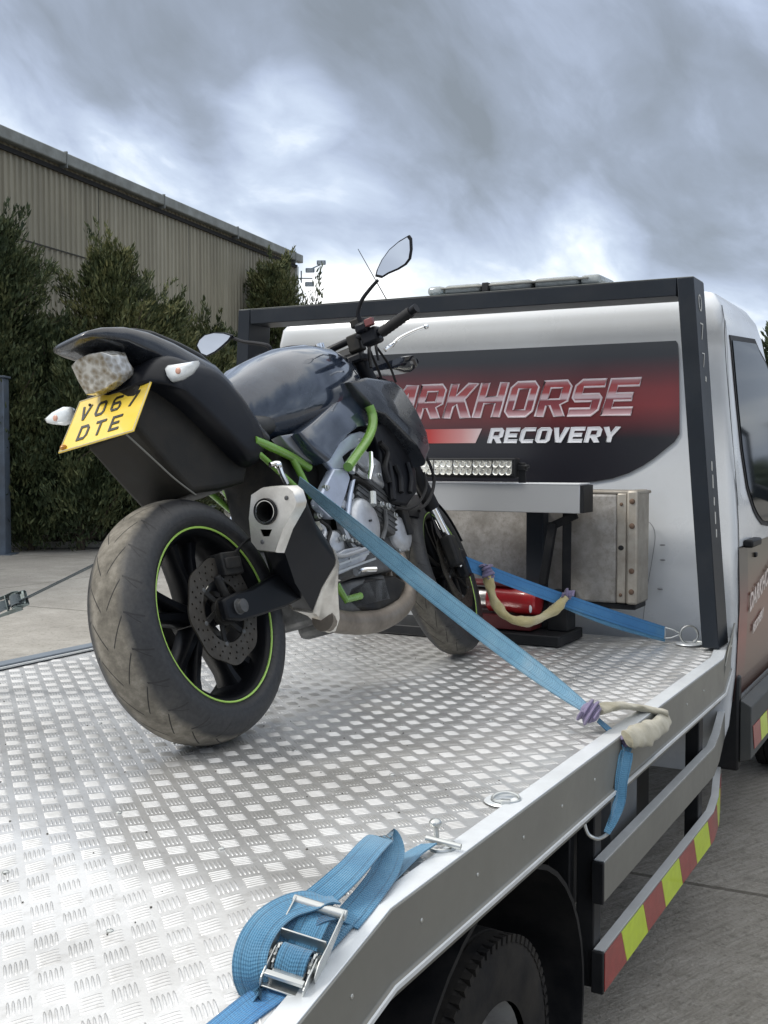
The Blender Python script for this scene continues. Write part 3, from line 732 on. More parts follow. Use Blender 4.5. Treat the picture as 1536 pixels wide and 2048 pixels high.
seamline([side_pt(1480,1100,.008), side_pt(1480,1200,.008), side_pt(1479,1330,.008)], 'door_seam', .006)
lets = mat('faded_white_lettering', (.62,.55,.52), .4)
q = side_pt(1497, 1225)
for txt, dz, sz in (('DARKHORSE', .0, .105), ('RECOVERY', -.0, .05)):
    if txt == 'RECOVERY': org = side_yz(q.y+.10, q.z-.10)
    else: org = side_yz(q.y, q.z)
    textmesh('door_lettering', txt, lets, sz, frameM(org+Vector((.004,0,0)), (0, 1, .18), (.035, -.18, 1)), cab, ext=.0006, shear=.25, bold=.002)
mb = MB(); h0 = side_pt(1496, 1090, .02); mb.box((h0.x-.02, h0.y, h0.z-.012), (h0.x+.02, h0.y+.20, h0.z+.02)); mb.build('door_handle', blkp, cab, bevel=.008)
mb = MB(); h1 = side_pt(1507, 1105, .0); mb.box((h1.x-.005, h1.y, h1.z-.02), (h1.x+.012, h1.y+.035, h1.z)); mb.build('door_lock', blkp, cab, bevel=.004)
# lower body
mb = MB(); mb.loft([[(-.86, y, .45), (-.815, y, .47), (-.815, y, .68), (-.86, y, .705)] for y in (4.64, 6.0)]); mb.build('sill_cladding', mat('dark_grey_plastic', (.055,.06,.062), .6, var=.2, bump=.3, bscale=200, dirt=(.10,.095,.08), dirtamt=.4), tr, bevel=.004)
mb = MB(); mb.box((-.98, 4.625, .42), (-.862, 4.68, .80)); mb.build('sill_end', blkp, tr, bevel=.01)
for i, (ya, m_) in enumerate(((4.70, redr), (4.86, yelr), (5.02, redr), (5.18, yelr), (5.34, redr), (5.5, yelr))):
    mb = MB(); mb.prism([(-.8138, ya, .50), (-.8138, ya+.155, .50), (-.8138, ya+.115, .60), (-.8138, ya-.04, .60)], (.002, 0, 0)); mb.build('reflective_tape', m_, cab)
mb = MB(); c_ = side_pt(1524, 1375); mb.prism([(-.8138, c_.y+.025*math.cos(t), .645+.025*math.sin(t)) for t in np.linspace(0, 5.9, 14)], (.003, 0, 0)); mb.build('side_marker_lamp', mat('amber_lens', (.65,.18,.06), .2, coat=.6), cab)
# mirror
mc = Vector((-.585, 6.02, 1.66)); mb = MB()
mb.loft([[mc+Vector((sx*.115*s_, dy, sz_*.20*s_)) for sx, sz_ in ((-1,-.8),(-.7,-1),(.7,-1),(1,-.8),(1,.8),(.7,1),(-.7,1),(-1,.8))] for dy, s_ in ((0, .96), (.03, 1), (.09, .85), (.14, .45))]); mir = mb.build('door_mirror', blkp, tr)
mb = MB(); mb.prism([mc+Vector((sx*.10, -.002, sz_*.175)) for sx, sz_ in ((-1,-.8),(-.7,-1),(.7,-1),(1,-.8),(1,.8),(.7,1),(-.7,1),(-1,.8))], (0, -.003, 0)); mb.build('mirror_glass', mat('mirror_glass', (.8,.8,.8), .03, metal=1., var=0), mir)
mb = MB(); mb.bar(mc+Vector((-.05,.06,-.1)), (-.86, 5.95, 1.45), .05, .06); mb.build('mirror_arm', blkp, mir, bevel=.01)
# windscreen, lights at the front (seen only from other positions)
mb = MB(); mb.prism([(XC-.85, 6.62, 1.47), (XC+.85, 6.62, 1.47), (XC+.74, 5.86, 2.12), (XC-.74, 5.86, 2.12)], (0, .03, .03)); mb.build('windscreen', glass, cab)

# ---------------- graphic on the back of the cab
PY = 4.592   # flush panel plane
def back(px, py, y=PY): return ony(px, py, y)
def gr_mat():
    m = bpy.data.materials.new('back_panel_print'); m.use_nodes = True; g = NG(m.node_tree); b = m.node_tree.nodes['Principled BSDF']
    co = g.coord('Object'); x, y, z = g.sep(co); n = g.noise(co, 2.5, 2)
    zc = 1.915; d_ = g.math('ABSOLUTE', g.math('SUBTRACT', z, zc))
    f = g.mapr(d_, .03, .17, 1, 0); f = g.math('POWER', f, 1.3); f = g.math('MULTIPLY', f, g.mapr(x, -1.75, -1.12, .95, 1.0)); f = g.math('MULTIPLY', f, g.mapr(n, .3, .6, .75, 1))
    base = g.ramp(g.mapr(z, 1.55, 2.17), [(0, (.006,.006,.011)), (.5, (.012,.011,.015)), (.8, (.026,.028,.034)), (1, (.032,.035,.039))])
    c = g.mix(f, base, (.30, .035, .036))
    g.put(b.inputs['Base Color'], c); b.inputs['Roughness'].default_value = .32; b.inputs['Coat Weight'].default_value = .3; b.inputs['Coat Roughness'].default_value = .15; return m
right = [back(*p) for p in ((1340,676),(1351,679),(1356,688),(1358,720),(1359,800),(1359,868),(1349,884),(1330,899),(1308,917),(1285,932),(1258,946),(1225,957),(1190,963),(1150,966))]
zt_ = right[0].z; zb_ = right[-1].z
poly = [(p.x, p.z) for p in right]+[(2*XC-p.x, p.z) for p in right[::-1]]
Mb = Matrix(((1,0,0,0),(0,0,-1,PY-.002),(0,1,0,0),(0,0,0,1)))
polycurve('rear_graphic', [poly], gr_mat(), Mb, cab, ext=.0012)
# squared italic letters, cell 1 x 1, stroke .27
S = .25; c9 = .16
def oct_(x0, y0, x1, y1, c): return [(x0+c,y0),(x1-c,y0),(x1,y0+c),(x1,y1-c),(x1-c,y1),(x0+c,y1),(x0,y1-c),(x0,y0+c)]
G = {
 'D': [[(0,0),(.85-c9,0),(.85,c9),(.85,1-c9),(.85-c9,1),(0,1)], [(S,.2),(.85-S,.2),(.85-S,.8),(S,.8)]],
 'A': [[(-.08,0),(.22,0),(.34,.24),(.60,.24),(.60,0),(.85,0),(.85,1),(.46,1)], [(.43,.42),(.60,.42),(.60,.76)]],
 'R': [[(0,0),(S,0),(S,.30),(.36,.30),(.58,0),(.88,0),(.66,.32),(.85,.42),(.85,1-c9),(.85-c9,1),(0,1)], [(S,.48),(.85-S,.48),(.85-S,.8),(S,.8)]],
 'K': [[(0,0),(S,0),(S,.32),(.34,.40),(.58,0),(.90,0),(.56,.54),(.88,1),(.56,1),(S,.64),(S,1),(0,1)]],
 'H': [[(0,0),(S,0),(S,.40),(.85-S,.40),(.85-S,0),(.85,0),(.85,1),(.85-S,1),(.85-S,.60),(S,.60),(S,1),(0,1)]],
 'O': [oct_(0,0,.85,1,c9), [(S,.2),(.85-S,.2),(.85-S,.8),(S,.8)]],
 'S': [[(0,.0),(.85-c9,0),(.85,c9),(.85,.60-.10),(.85-.1,.60),(S,.60),(S,.80),(.85,.80),(.85,1),(c9,1),(0,1-c9),(0,.50),(.1,.40),(.85-S,.40),(.85-S,.20),(0,.20)]],
 'E': [[(0,0),(.85,0),(.85,.2),(S,.2),(S,.40),(.75,.40),(.75,.60),(S,.60),(S,.80),(.85,.80),(.85,1),(0,1)]],
 'C': [[(c9,0),(.85,0),(.85,.2),(S,.2),(S,.8),(.85,.8),(.85,1),(c9,1),(0,1-c9),(0,c9)]],
 'V': [[(.25,0),(.60,0),(.88,1),(.62,1),(.43,.28),(.24,1),(-.03,1)]],
 'Y': [[(.30,0),(.56,0),(.56,.38),(.90,1),(.63,1),(.43,.60),(.23,1),(-.05,1),(.30,.38)]]}
def word(txt, p_lo, p_hi, x_lo_end, shear, name_fill, m_fill, y, outline=None, oth=.0035, widen=1.0, boldk=0):
    # p_lo: (x,z) base left; p_hi height; advance computed so that the word ends at x_lo_end
    x0, z0 = p_lo; H = p_hi-z0; n_ = len(txt); adv = (x_lo_end-x0)/(n_-.13); wd = adv/1.0*.90
    for i, ch in enumerate(txt):
        loops = []
        for lp in G[ch]: loops.append([(x0+i*adv+a*wd/.88+b*H*shear, z0+b*H) for a, b in lp])
        if m_fill: polycurve(name_fill, loops, m_fill, Matrix(((1,0,0,0),(0,0,-1,y),(0,1,0,0),(0,0,0,1))), cab, ext=.0008)
        if outline:
            mb = MB()
            for lp in loops: mb.tube([(a, y-.0008, b) for a, b in lp], oth, 6, closed=True)
            mb.build('letter_outline', outline, cab, smooth=40)
def chrome_mat():
    m = bpy.data.materials.new('red_chrome_print'); m.use_nodes = True; g = NG(m.node_tree); b = m.node_tree.nodes['Principled BSDF']
    co = g.coord('Object'); x, y, z = g.sep(co)
    c = g.ramp(g.mapr(z, LZ0, LZ1), [(0, (.80,.55,.57)), (.22, (.34,.07,.08)), (.44, (.30,.06,.07)), (.50, (.80,.62,.64)), (.60, (.76,.50,.52)), (.67, (.50,.09,.09)), (.85, (.46,.07,.07)), (1, (.62,.35,.37))])
    g.put(b.inputs['Base Color'], c); b.inputs['Roughness'].default_value = .35; b.inputs['Coat Weight'].default_value = .3; return m
a_ = back(1245, 830); b_ = back(1290, 756); LZ0, LZ1 = a_.z, b_.z
sh_ = .30
xe = back(1262, 830).x; xa = back(828, 838).x     # foot of the final E, foot of the R
adv_ = (xe-xa)/(7-.13)
outl = mat('pale_pink_outline', (.95,.80,.82), .4)
word('DARKHORSE', (xa-2*adv_, LZ0), LZ1, xe, sh_, 'letter', chrome_mat(), PY-.0052, outl, .0046)
wh_l = mat('white_print', (.78,.79,.82), .35)
r0 = back(976, 886); r1 = back(1232, 882); r2 = back(1250, 852)
word('RECOVERY', (r0.x, r0.z), back(985, 857).z, r1.x, .28, 'letter', wh_l, PY-.0052, wh_l, .0022)
def bar_mat():
    m = bpy.data.materials.new('red_fade_bar'); m.use_nodes = True; g = NG(m.node_tree); b = m.node_tree.nodes['Principled BSDF']
    x, y, z = g.sep(g.coord('Object')); c = g.ramp(g.mapr(x, -2.55, -1.93), [(0, (.30,.03,.03)), (.55, (.50,.05,.045)), (.8, (.60,.28,.27)), (1, (.75,.66,.66))])
    g.put(b.inputs['Base Color'], c); b.inputs['Roughness'].default_value = .35; return m
bz0, bz1 = r0.z, back(985, 857).z
polycurve('red_bar', [[(-2.6, bz0), (back(952, 886).x, bz0), (back(965, 857).x, bz1), (-2.6, bz1)]], bar_mat(), Matrix(((1,0,0,0),(0,0,-1,PY-.0055),(0,1,0,0),(0,0,0,1))), cab)
# small dents and vertical pressings on the lower back
mb = MB()
for px, py in ((1320,1178),(1325,1120),(1325,1090)): q = back(px, py, 4.585); mb.ball(q, (.012,.004,.004), 8, 5)
mb.build('scuff', mat('scuff_grey', (.28,.29,.30), .6), cab)

# ---------------- headboard
HB = 4.28; PD = .17; pw = .062
tl_, trr = (-3.022, 2.336), (-.983, 2.336); bl_, br_ = (-3.10, DZ), (-.872, DZ+.006)
hb = []
mb = MB()
def post(bx, tx, sg):
    return [[(bx, HB, DZ+.012), (bx+sg*pw, HB, DZ+.012), (bx+sg*pw, HB+PD, DZ+.012), (bx, HB+PD, DZ+.012)], [(tx, HB, 2.336), (tx+sg*pw, HB, 2.336), (tx+sg*pw, HB+PD, 2.336), (tx, HB+PD, 2.336)]]
mb.loft(post(br_[0], trr[0], -1)); hbr = mb.build('headboard', navy, tr, bevel=.003)
mb = MB(); mb.loft(post(bl_[0], tl_[0], 1)); mb.build('headboard_post', navy, hbr, bevel=.003)
mb = MB(); mb.box((tl_[0]+pw+.001, HB+.001, 2.270), (trr[0]-pw-.001, HB+PD-.001, 2.3345)); mb.build('top_rail', navy, hbr, bevel=.003)
mb = MB(); mb.box((tl_[0]+.002, HB+.004, 2.3363), (trr[0]-.002, HB+PD-.004, 2.3385)); mb.build('rail_cap_strip', mat('dusty_grey', (.20,.21,.20), .7), hbr)
tan_ = (br_[0]-trr[0])/(2.336-DZ)
def sidex(z_): return trr[0]+(2.336-z_)*tan_
hl = mat('worn_white_vinyl', (.50,.50,.47), .5)
for ch, z_, sz in (('0', 2.215, .098), ('7', 2.108, .098), ('7', 2.005, .085)):
    o_ = Vector((sidex(z_)+.0016, HB+.045, z_)); textmesh('number', ch, hl, sz, frameM(o_, (0,1,0), (-tan_, 0, 1)), hbr, ext=.0006, sx=1.25, bold=-.002)
for z_, l_ in ((1.955,.018),(1.62,.035),(1.555,.05),(1.49,.03),(1.42,.045),(1.37,.03)):
    mb = MB(); mb.bar((sidex(z_)+.001, HB+.085, z_), (sidex(z_+l_)+.001, HB+.092, z_+l_), .002, .012, up=(0,1,0)); mb.build('worn_number', hl, hbr)

# ---------------- winch frame, lamps, boards
grey = mat('light_grey_box_section', (.40,.41,.42), .35, metal=.4, var=.06, vscale=3, dirt=(.25,.25,.24), dirtamt=.2)
mb = MB(); mb.box((-2.50, 4.10, 1.460), (-1.352, 4.22, 1.568)); bm_ = mb.build('winch_crossbeam', grey, tr, bevel=.003)
mb = MB(); mb.box((-2.50, 4.098, 1.5685), (-1.352, 4.222, 1.5725)); mb.build('beam_top', mat('bright_white_edge', (.75,.77,.78), .4), bm_)
mb = MB(); mb.box((-1.3515, 4.102, 1.462), (-1.338, 4.218, 1.566)); mb.build('beam_end_cap', blkp, bm_, bevel=.002)
led = bpy.data.objects.new('light_bar', None)
mb = MB(); mb.box((-2.46, 4.075, 1.590), (-1.602, 4.135, 1.668)); lb = mb.build('light_bar', blkp, tr, bevel=.005)
lensm = mat('led_reflector', (.80,.79,.72), .22, metal=.6, var=.3, vscale=60)
dk = mat('led_dark', (.05,.05,.05), .4)
x_ = -1.612; k = 0
while x_ > -2.42:
    mb = MB()
    for r_ in range(2):
        for c__ in range(3):
            cx = x_-.014-c__*.0265; cz_ = 1.644-r_*.030
            mb.lathe([(.0002, .0130), (-.0025, .0125), (.001, .0085), (.0025, .006)], 14, (cx, 4.0745-.0035, cz_), axis='y', close=False)
            mb.ball((cx, 4.0765, cz_), (.0035,.003,.0035), 8, 5)
    mb.box((x_-.079, 4.0722, 1.606), (x_-.001, 4.0745, 1.661)); mb.build('led_cell', lensm, lb)
    mb = MB(); mb.box((x_-.083, 4.0705, 1.607), (x_-.080, 4.0755, 1.660)); mb.build('cell_divider', dk, lb); x_ -= .083
mb = MB(); mb.box((-2.45, 4.0690, 1.600), (-1.608, 4.0745, 1.6035)); mb.box((-2.45, 4.0690, 1.6595), (-1.608, 4.0745, 1.6635)); mb.build('bezel', blkp, lb)
mb = MB(); mb.bar((-1.585, 4.11, 1.573), (-1.585, 4.11, 1.650), .03, .006, up=(0,1,0)); mb.bar((-1.603, 4.11, 1.630), (-1.565, 4.11, 1.630), .02, .02); mb.ball((-1.562, 4.10, 1.636), (.012,.012,.008)); mb.build('bracket', blkp, lb, bevel=.002)
def weather_mat():
    m = bpy.data.materials.new('weathered_sheet'); m.use_nodes = True; g = NG(m.node_tree); b = m.node_tree.nodes['Principled BSDF']
    co = g.coord('Object'); n = g.noise(co, 9, 8, .7); n2 = g.noise(co, 55, 5, .7); n3 = g.noise(co, 2.5, 3)
    c = g.ramp(n, [(.3, (.16,.15,.135)), (.48, (.25,.24,.225)), (.62, (.34,.33,.315)), (.75, (.42,.415,.40))])
    c = g.mix(g.mapr(n2, .5, .68, 0, .6), c, (.16,.14,.12)); c = g.mix(g.mapr(n3, .45, .7, 0, .4), c, (.20,.18,.15))
    g.put(b.inputs['Base Color'], c); b.inputs['Roughness'].default_value = .55; b.inputs['Metallic'].default_value = .25
    g.put(b.inputs['Normal'], g.bump(n2, .4, .001)); return m
wm = weather_mat()
mb = MB(); mb.box((-2.45, 4.38, 1.085), (-1.625, 4.44, 1.50)); mb.build('weathered_panel', wm, tr, bevel=.006)
mb = MB(); mb.box((-1.560, 4.30, 1.105), (-1.268, 4.46, 1.528)); bx_ = mb.build('storage_box', wm, tr, bevel=.01)
alw = mat('worn_alloy_strip', (.40,.375,.33), .45, metal=.5, var=.15, dirt=(.16,.13,.10), dirtamt=.5, dscale=9)
mb = MB(); mb.box((-1.2675, 4.295, 1.108), (-1.230, 4.45, 1.532)); mb.build('door_frame', alw, bx_, bevel=.005)
mb = MB(); mb.box((-1.2285, 4.285, 1.105), (-1.182, 4.45, 1.545)); mb.build('frame_flange', alw, bx_, bevel=.01)
mb = MB(); mb.box((-1.57, 4.305, 1.529), (-1.18, 4.47, 1.542)); mb.build('box_lid', alw, bx_, bevel=.004)
mb = MB(); mb.box((-1.56, 4.31, 1.082), (-1.195, 4.46, 1.104)); mb.build('rubber_seal', blkp, bx_, bevel=.004)
mb = MB()
for z_ in (1.502, 1.408, 1.235, 1.155): mb.ball((-1.205, 4.284, z_), (.011,.006,.011), 10, 6)
for z_ in (1.14, 1.49): mb.ball((-1.250, 4.294, z_), (.007,.005,.007), 8, 5)
mb.build('bolt', mat('rusty_bolt', (.13,.085,.06), .7, metal=.3), bx_)
mb = MB(); mb.ball((-1.250, 4.2955, 1.322), (.012,.003,.010)); mb.build('lock_hole', blk, bx_)
mb = MB(); mb.box((-1.618, 4.24, .965), (-1.545, 4.30, 1.458)); mb.box((-2.42, 4.24, .965), (-2.34, 4.30, 1.458)); mb.build('winch_post', navy, tr, bevel=.004)
mb = MB(); mb.bar((-1.480, 4.17, 1.42), (-1.520, 4.17, 1.18), .03, .03); mb.bar((-1.435, 4.20, 1.458), (-1.450, 4.24, 1.0), .034, .02); mb.bar((-1.39, 4.18, 1.452), (-1.50, 4.18, 1.40), .02, .03); mb.build('brace', blk, tr, bevel=.003)
mb = MB(); mb.box((-2.25, 4.08, .953), (-1.42, 4.36, .995)); mb.box((-1.515, 4.20, .995), (-1.43, 4.30, 1.15)); wb = mb.build('winch_base', blkp, tr, bevel=.006)
rd_ = mat('winch_red', (.42,.022,.028), .3, var=.1, coat=.5, dirt=(.10,.02,.02), dirtamt=.4, dscale=8)
wn = mat('brushed_motor', (.5,.5,.5), .3, metal=.95)
mb = MB(); mb.lathe([(-.085,.001),(-.085,.048),(-.08,.052),(.02,.052),(.03,.056),(.115,.056),(.122,.05),(.122,.001)], 32, (-1.66, 4.18, 1.112), close=False); wi = mb.build('winch_motor', rd_, tr)
mb = MB(); mb.lathe([(-.18,.001),(-.18,.044),(-.086,.044),(-.086,.001)], 32, (-1.66, 4.18, 1.112), close=False); mb.build('motor_band', wn, wi)
mb = MB(); mb.ball((-1.555, 4.128, 1.09), (.006,.004,.020)); mb.build('winch_badge', wh_l, wi)
mb = MB(); mb.box((-1.90, 4.12, 1.0), (-1.55, 4.26, 1.055)); mb.box((-1.86, 4.14, 1.165), (-1.62, 4.25, 1.18)); mb.build('winch_cradle', mat('dark_maroon', (.09,.012,.014), .5), wi, bevel=.004)
mb = MB(); mb.lathe([(-.14,.001),(-.14,.06),(-.13,.06),(-.13,.035),(.0,.035),(.0,.06),(.01,.06),(.01,.001)], 28, (-1.93, 4.18, 1.10), close=False); mb.build('winch_drum', zinc, wi)
mb = MB(); mb.bar((-1.795, 4.06, 1.0), (-1.795, 4.06, 1.09), .022, .022); mb.box((-1.84, 4.05, 1.09), (-1.76, 4.11, 1.15)); mb.build('winch_clutch_lever', zinc, wi, bevel=.004)
# loose wire on the cab back
mb = MB(); mb.tube(spl([back(x, y, 4.57) for x, y in ((1283,1042),(1300,1046),(1310,1070),(1304,1120),(1292,1190),(1285,1250))], 8), .0016, 5); mb.build('wire', mat('grey_wire', (.25,.26,.28), .6), tr)
# roof beacon bar and whip aerial
YB = 5.05
p0 = ony(850, 588, YB); p1 = ony(1200, 561, YB); p0.z += .022; p1.z = p0.z+.016
mb = MB(); mb.box((p0.x, YB, p0.z-.055), (p1.x, YB+.28, p0.z-.030)); bb = mb.build('beacon_bar', blkp, tr, bevel=.01)
cl_ = mat('clear_beacon_lens', (.55,.60,.60), .12, var=.2, vscale=30, trans=.55)
mb = MB(); L_ = p1.x-p0.x
for a0_, b0_ in ((0,.10),(.105,.33),(.36,.62),(.63,.88),(.885,1.0)):
    mb.box((p0.x+L_*a0_, YB+.02, p0.z-.029), (p0.x+L_*b0_-.006, YB+.26, p1.z+.000))
mb.build('beacon_lens', cl_, bb, bevel=.018, seg=3)
mb = MB(); mb.box((p0.x+.08, YB+.005, p0.z-.005), (p1.x-.06, YB+.27, p0.z+.003)); mb.build('lens_band', alu, bb, bevel=.002)
mb = MB(); mb.box((p0.x+L_*.34, YB+.0, p0.z-.03), (p0.x+L_*.355+.02, YB+.12, p1.z-.004)); mb.build('centre_block', blkp, bb, bevel=.004)
mb = MB()
for f in (.15, .85): mb.box((p0.x+L_*f-.02, YB+.1, 2.36), (p0.x+L_*f+.02, YB+.2, p0.z-.055))
mb.build('bar_foot', blkp, bb)
a0_ = ony(716, 498, 5.3); a1_ = ony(777, 606, 5.3)
mb = MB(); mb.tube([a1_+(a1_-a0_)*.35, a1_, a0_], [.004, .0032, .0018], 6); mb.build('aerial', blkp, tr)
# recessed lashing points in the deck, ring by the headboard
def lash(px, py, rot_=0):
    c = onz(px, py, DZ+.004); mb = MB(); M = Matrix.Translation(c)@Matrix.Rotation(rot_, 4, 'Z')
    mb.lathe([(0,.046),(.0025,.044),(.0025,.032),(-.001,.030),(-.002,.001)], 24, c, axis='z', close=False)
    p_ = mb.build('lashing_point', alus, deck)
    mb = MB(); mb.tube([M@Vector((.026*math.cos(t)*1.1, .026*math.sin(t), .004+.006*max(0, math.sin(t)))) for t in np.linspace(0, 2*math.pi, 22)[:-1]], .0036, 8, closed=True); mb.build('tie_ring', zinc, p_)
    mb = MB(); mb.box((-.010,-.034,.0), (.010,-.018,.011), M); mb.build('ring_clamp', zinc, p_, bevel=.002)
lash(1012, 1602, R(20))
rc_ = onz(1378, 1288, DZ+.006)
mb = MB(); mb.lathe([(0,.05),(.004,.048),(.004,.001)], 20, rc_, axis='z', close=False); ph = mb.build('lashing_point', alus, deck)
mb = MB(); mb.tube([rc_+_R*(.034*math.cos(t))+Vector((0,0,.036+.034*math.sin(t))) for t in np.linspace(0, 2*math.pi, 26)[:-1]], .0042, 8, closed=True); mb.build('tie_ring', zinc, ph)
mb = MB(); mb.box((rc_.x+.03, rc_.y-.01, rc_.z), (rc_.x+.06, rc_.y+.012, rc_.z+.016)); mb.build('ring_bolt', zinc, ph, bevel=.003)
# speckles of grit left on the deck
# ================================================================== MOTORCYCLE
LEAN = R(17.2); AX = Vector((-1.777, 2.31, 1.257))
bR = Vector((math.cos(LEAN), 0, math.sin(LEAN))); bU = Vector((-math.sin(LEAN), 0, math.cos(LEAN))); bF = Vector((0, 1, 0))
bike = thing('motorcycle', tuple(AX-bU*.315), 'black naked motorcycle with green frame tubes and yellow number plate, strapped on the deck', 'motorcycle', rot=(0, -LEAN, 0))
FRAME[bike.name] = Matrix.Translation((0, 0, -.315))
def BW(v): return AX+bR*v[0]+bF*v[1]+bU*v[2]
def loc(q): d_ = q-AX; return Vector((d_.dot(bR), d_.dot(bF), d_.dot(bU)))
def K(px, py, r): return loc(onp(px, py, AX+bR*r, bR))      # (right, forward, up) on a plane of the motorcycle
def KA(px, py, a): return loc(onp(px, py, AX+bF*a, bF))
gloss = mat('black_gloss_paint', (.008, .011, .020), .10, var=.1, coat=1.0, dirt=(.05,.06,.07), dirtamt=.2, dscale=7)
dusty = mat('dusty_black_paint', (.009, .011, .016), .22, var=.2, coat=.5, dirt=(.09,.10,.11), dirtamt=.4, dscale=6)
satin = mat('satin_black', (.005, .006, .009), .40, spec=.28, var=.2, dirt=(.035,.033,.030), dirtamt=.22, dscale=7)
fend = mat('dusty_fender_plastic', (.009, .009, .008), .5, spec=.25, var=.35, vscale=3, dirt=(.050,.043,.034), dirtamt=.5, dscale=4, bump=.2, bscale=300)
mech = mat('dark_mechanical', (.010, .011, .013), .5, spec=.3, metal=.2, var=.4, vscale=20, dirt=(.06,.055,.045), dirtamt=.5, dscale=14)
green = mat('green_frame_paint', (.16, .34, .045), .26, var=.12, vscale=8, coat=.7, dirt=(.07,.08,.04), dirtamt=.25, dscale=12)
eng = mat('silver_engine_paint', (.52, .54, .57), .30, metal=.6, var=.12, vscale=10, dirt=(.10,.10,.10), dirtamt=.45, dscale=9)
engd = mat('dark_engine_metal', (.13, .135, .14), .45, metal=.6, var=.25, vscale=14, dirt=(.04,.038,.034), dirtamt=.6, dscale=12)
ally = mat('blue_grey_frame_casting', (.50, .56, .68), .28, metal=.45, var=.10, vscale=7, dirt=(.16,.17,.18), dirtamt=.3, dscale=9)
champ = mat('champagne_exhaust_metal', (.80, .78, .73), .30, metal=.8, var=.10, vscale=12, dirt=(.26,.22,.17), dirtamt=.45, dscale=8)
heat = mat('heat_stained_pipe', (.30, .265, .225), .38, metal=.75, var=.25, vscale=7, dirt=(.10,.08,.06), dirtamt=.55, dscale=6)
chrome = mat('chrome', (.80,.82,.84), .10, metal=1., var=.03)
steel = mat('worn_disc_steel', (.085,.078,.068), .48, metal=.8, var=.25, vscale=25, dirt=(.06,.05,.04), dirtamt=.4, dscale=20)
mirm = mat('mirror_glass', (.8,.8,.8), .03, metal=1., var=0)
def tyre_mat(name, wd, rad, dust=1.0):
    m = bpy.data.materials.new(name); m.use_nodes = True; g = NG(m.node_tree); b = m.node_tree.nodes['Principled BSDF']
    co = g.coord('Object'); x, y, z = g.sep(co)
    ang = g.math('ARCTAN2', z, y); ax = g.math('ABSOLUTE', x); u = g.math('DIVIDE', ax, wd)
    nz = g.noise(co, 9, 6, .7); nf = g.noise(co, 90, 3, .6); nm = g.noise(co, 28, 5, .7)
    rr_ = g.math('SQRT', g.math('ADD', g.math('MULTIPLY', y, y), g.math('MULTIPLY', z, z)))
    wob = g.math('MULTIPLY', g.math('SUBTRACT', nz, .5), .40)
    dm_ = g.mapr(g.math('ADD', u, wob), .42, .66, 1, 0)
    base = g.ramp(nf, [(.3, (.012,.013,.015)), (.7, (.026,.027,.029))])
    du = g.ramp(nm, [(.3, (.085,.077,.062)), (.5, (.145,.132,.108)), (.7, (.23,.212,.178))])
    c = g.mix(g.math('MULTIPLY', dm_, dust), base, du)
    c = g.mix(g.mapr(nz, .55, .75, 0, .35), c, (.075,.068,.055))
    def groove(N, k, ph, w0, lo, hi):
        f = g.math('FRACT', g.math('ADD', g.math('MULTIPLY', ang, N/(2*math.pi)), g.math('ADD', g.math('MULTIPLY', u, k), ph)))
        l = g.math('LESS_THAN', g.math('ABSOLUTE', g.math('SUBTRACT', f, .5)), w0)
        return g.math('MULTIPLY', l, g.math('MULTIPLY', g.math('GREATER_THAN', u, lo), g.math('LESS_THAN', u, hi)))
    gr = g.math('MAXIMUM', groove(22, 1.9, 0, .035, .10, .50), groove(22, -.55, .35, .030, .55, .95))
    gr = g.math('MAXIMUM', gr, groove(22, -1.3, .8, .022, .62, .88))
    c = g.mix(g.math('MULTIPLY', gr, .85), c, (.006,.006,.007))
    # moulded rings on the sidewall
    sw = g.math('LESS_THAN', g.math('ABSOLUTE', g.math('SUBTRACT', rr_, rad-.066)), .0012); sw2 = g.math('LESS_THAN', g.math('ABSOLUTE', g.math('SUBTRACT', rr_, rad-.088)), .001)
    g.put(b.inputs['Base Color'], c); g.put(b.inputs['Roughness'], g.mapr(dm_, 0, 1, .52, .9))
    h = g.math('ADD', g.math('MULTIPLY', nm, .25), g.math('ADD', g.math('MULTIPLY', gr, -2.2), g.math('ADD', sw, sw2)))
    g.put(b.inputs['Normal'], g.bump(h, .8, .0022)); return m
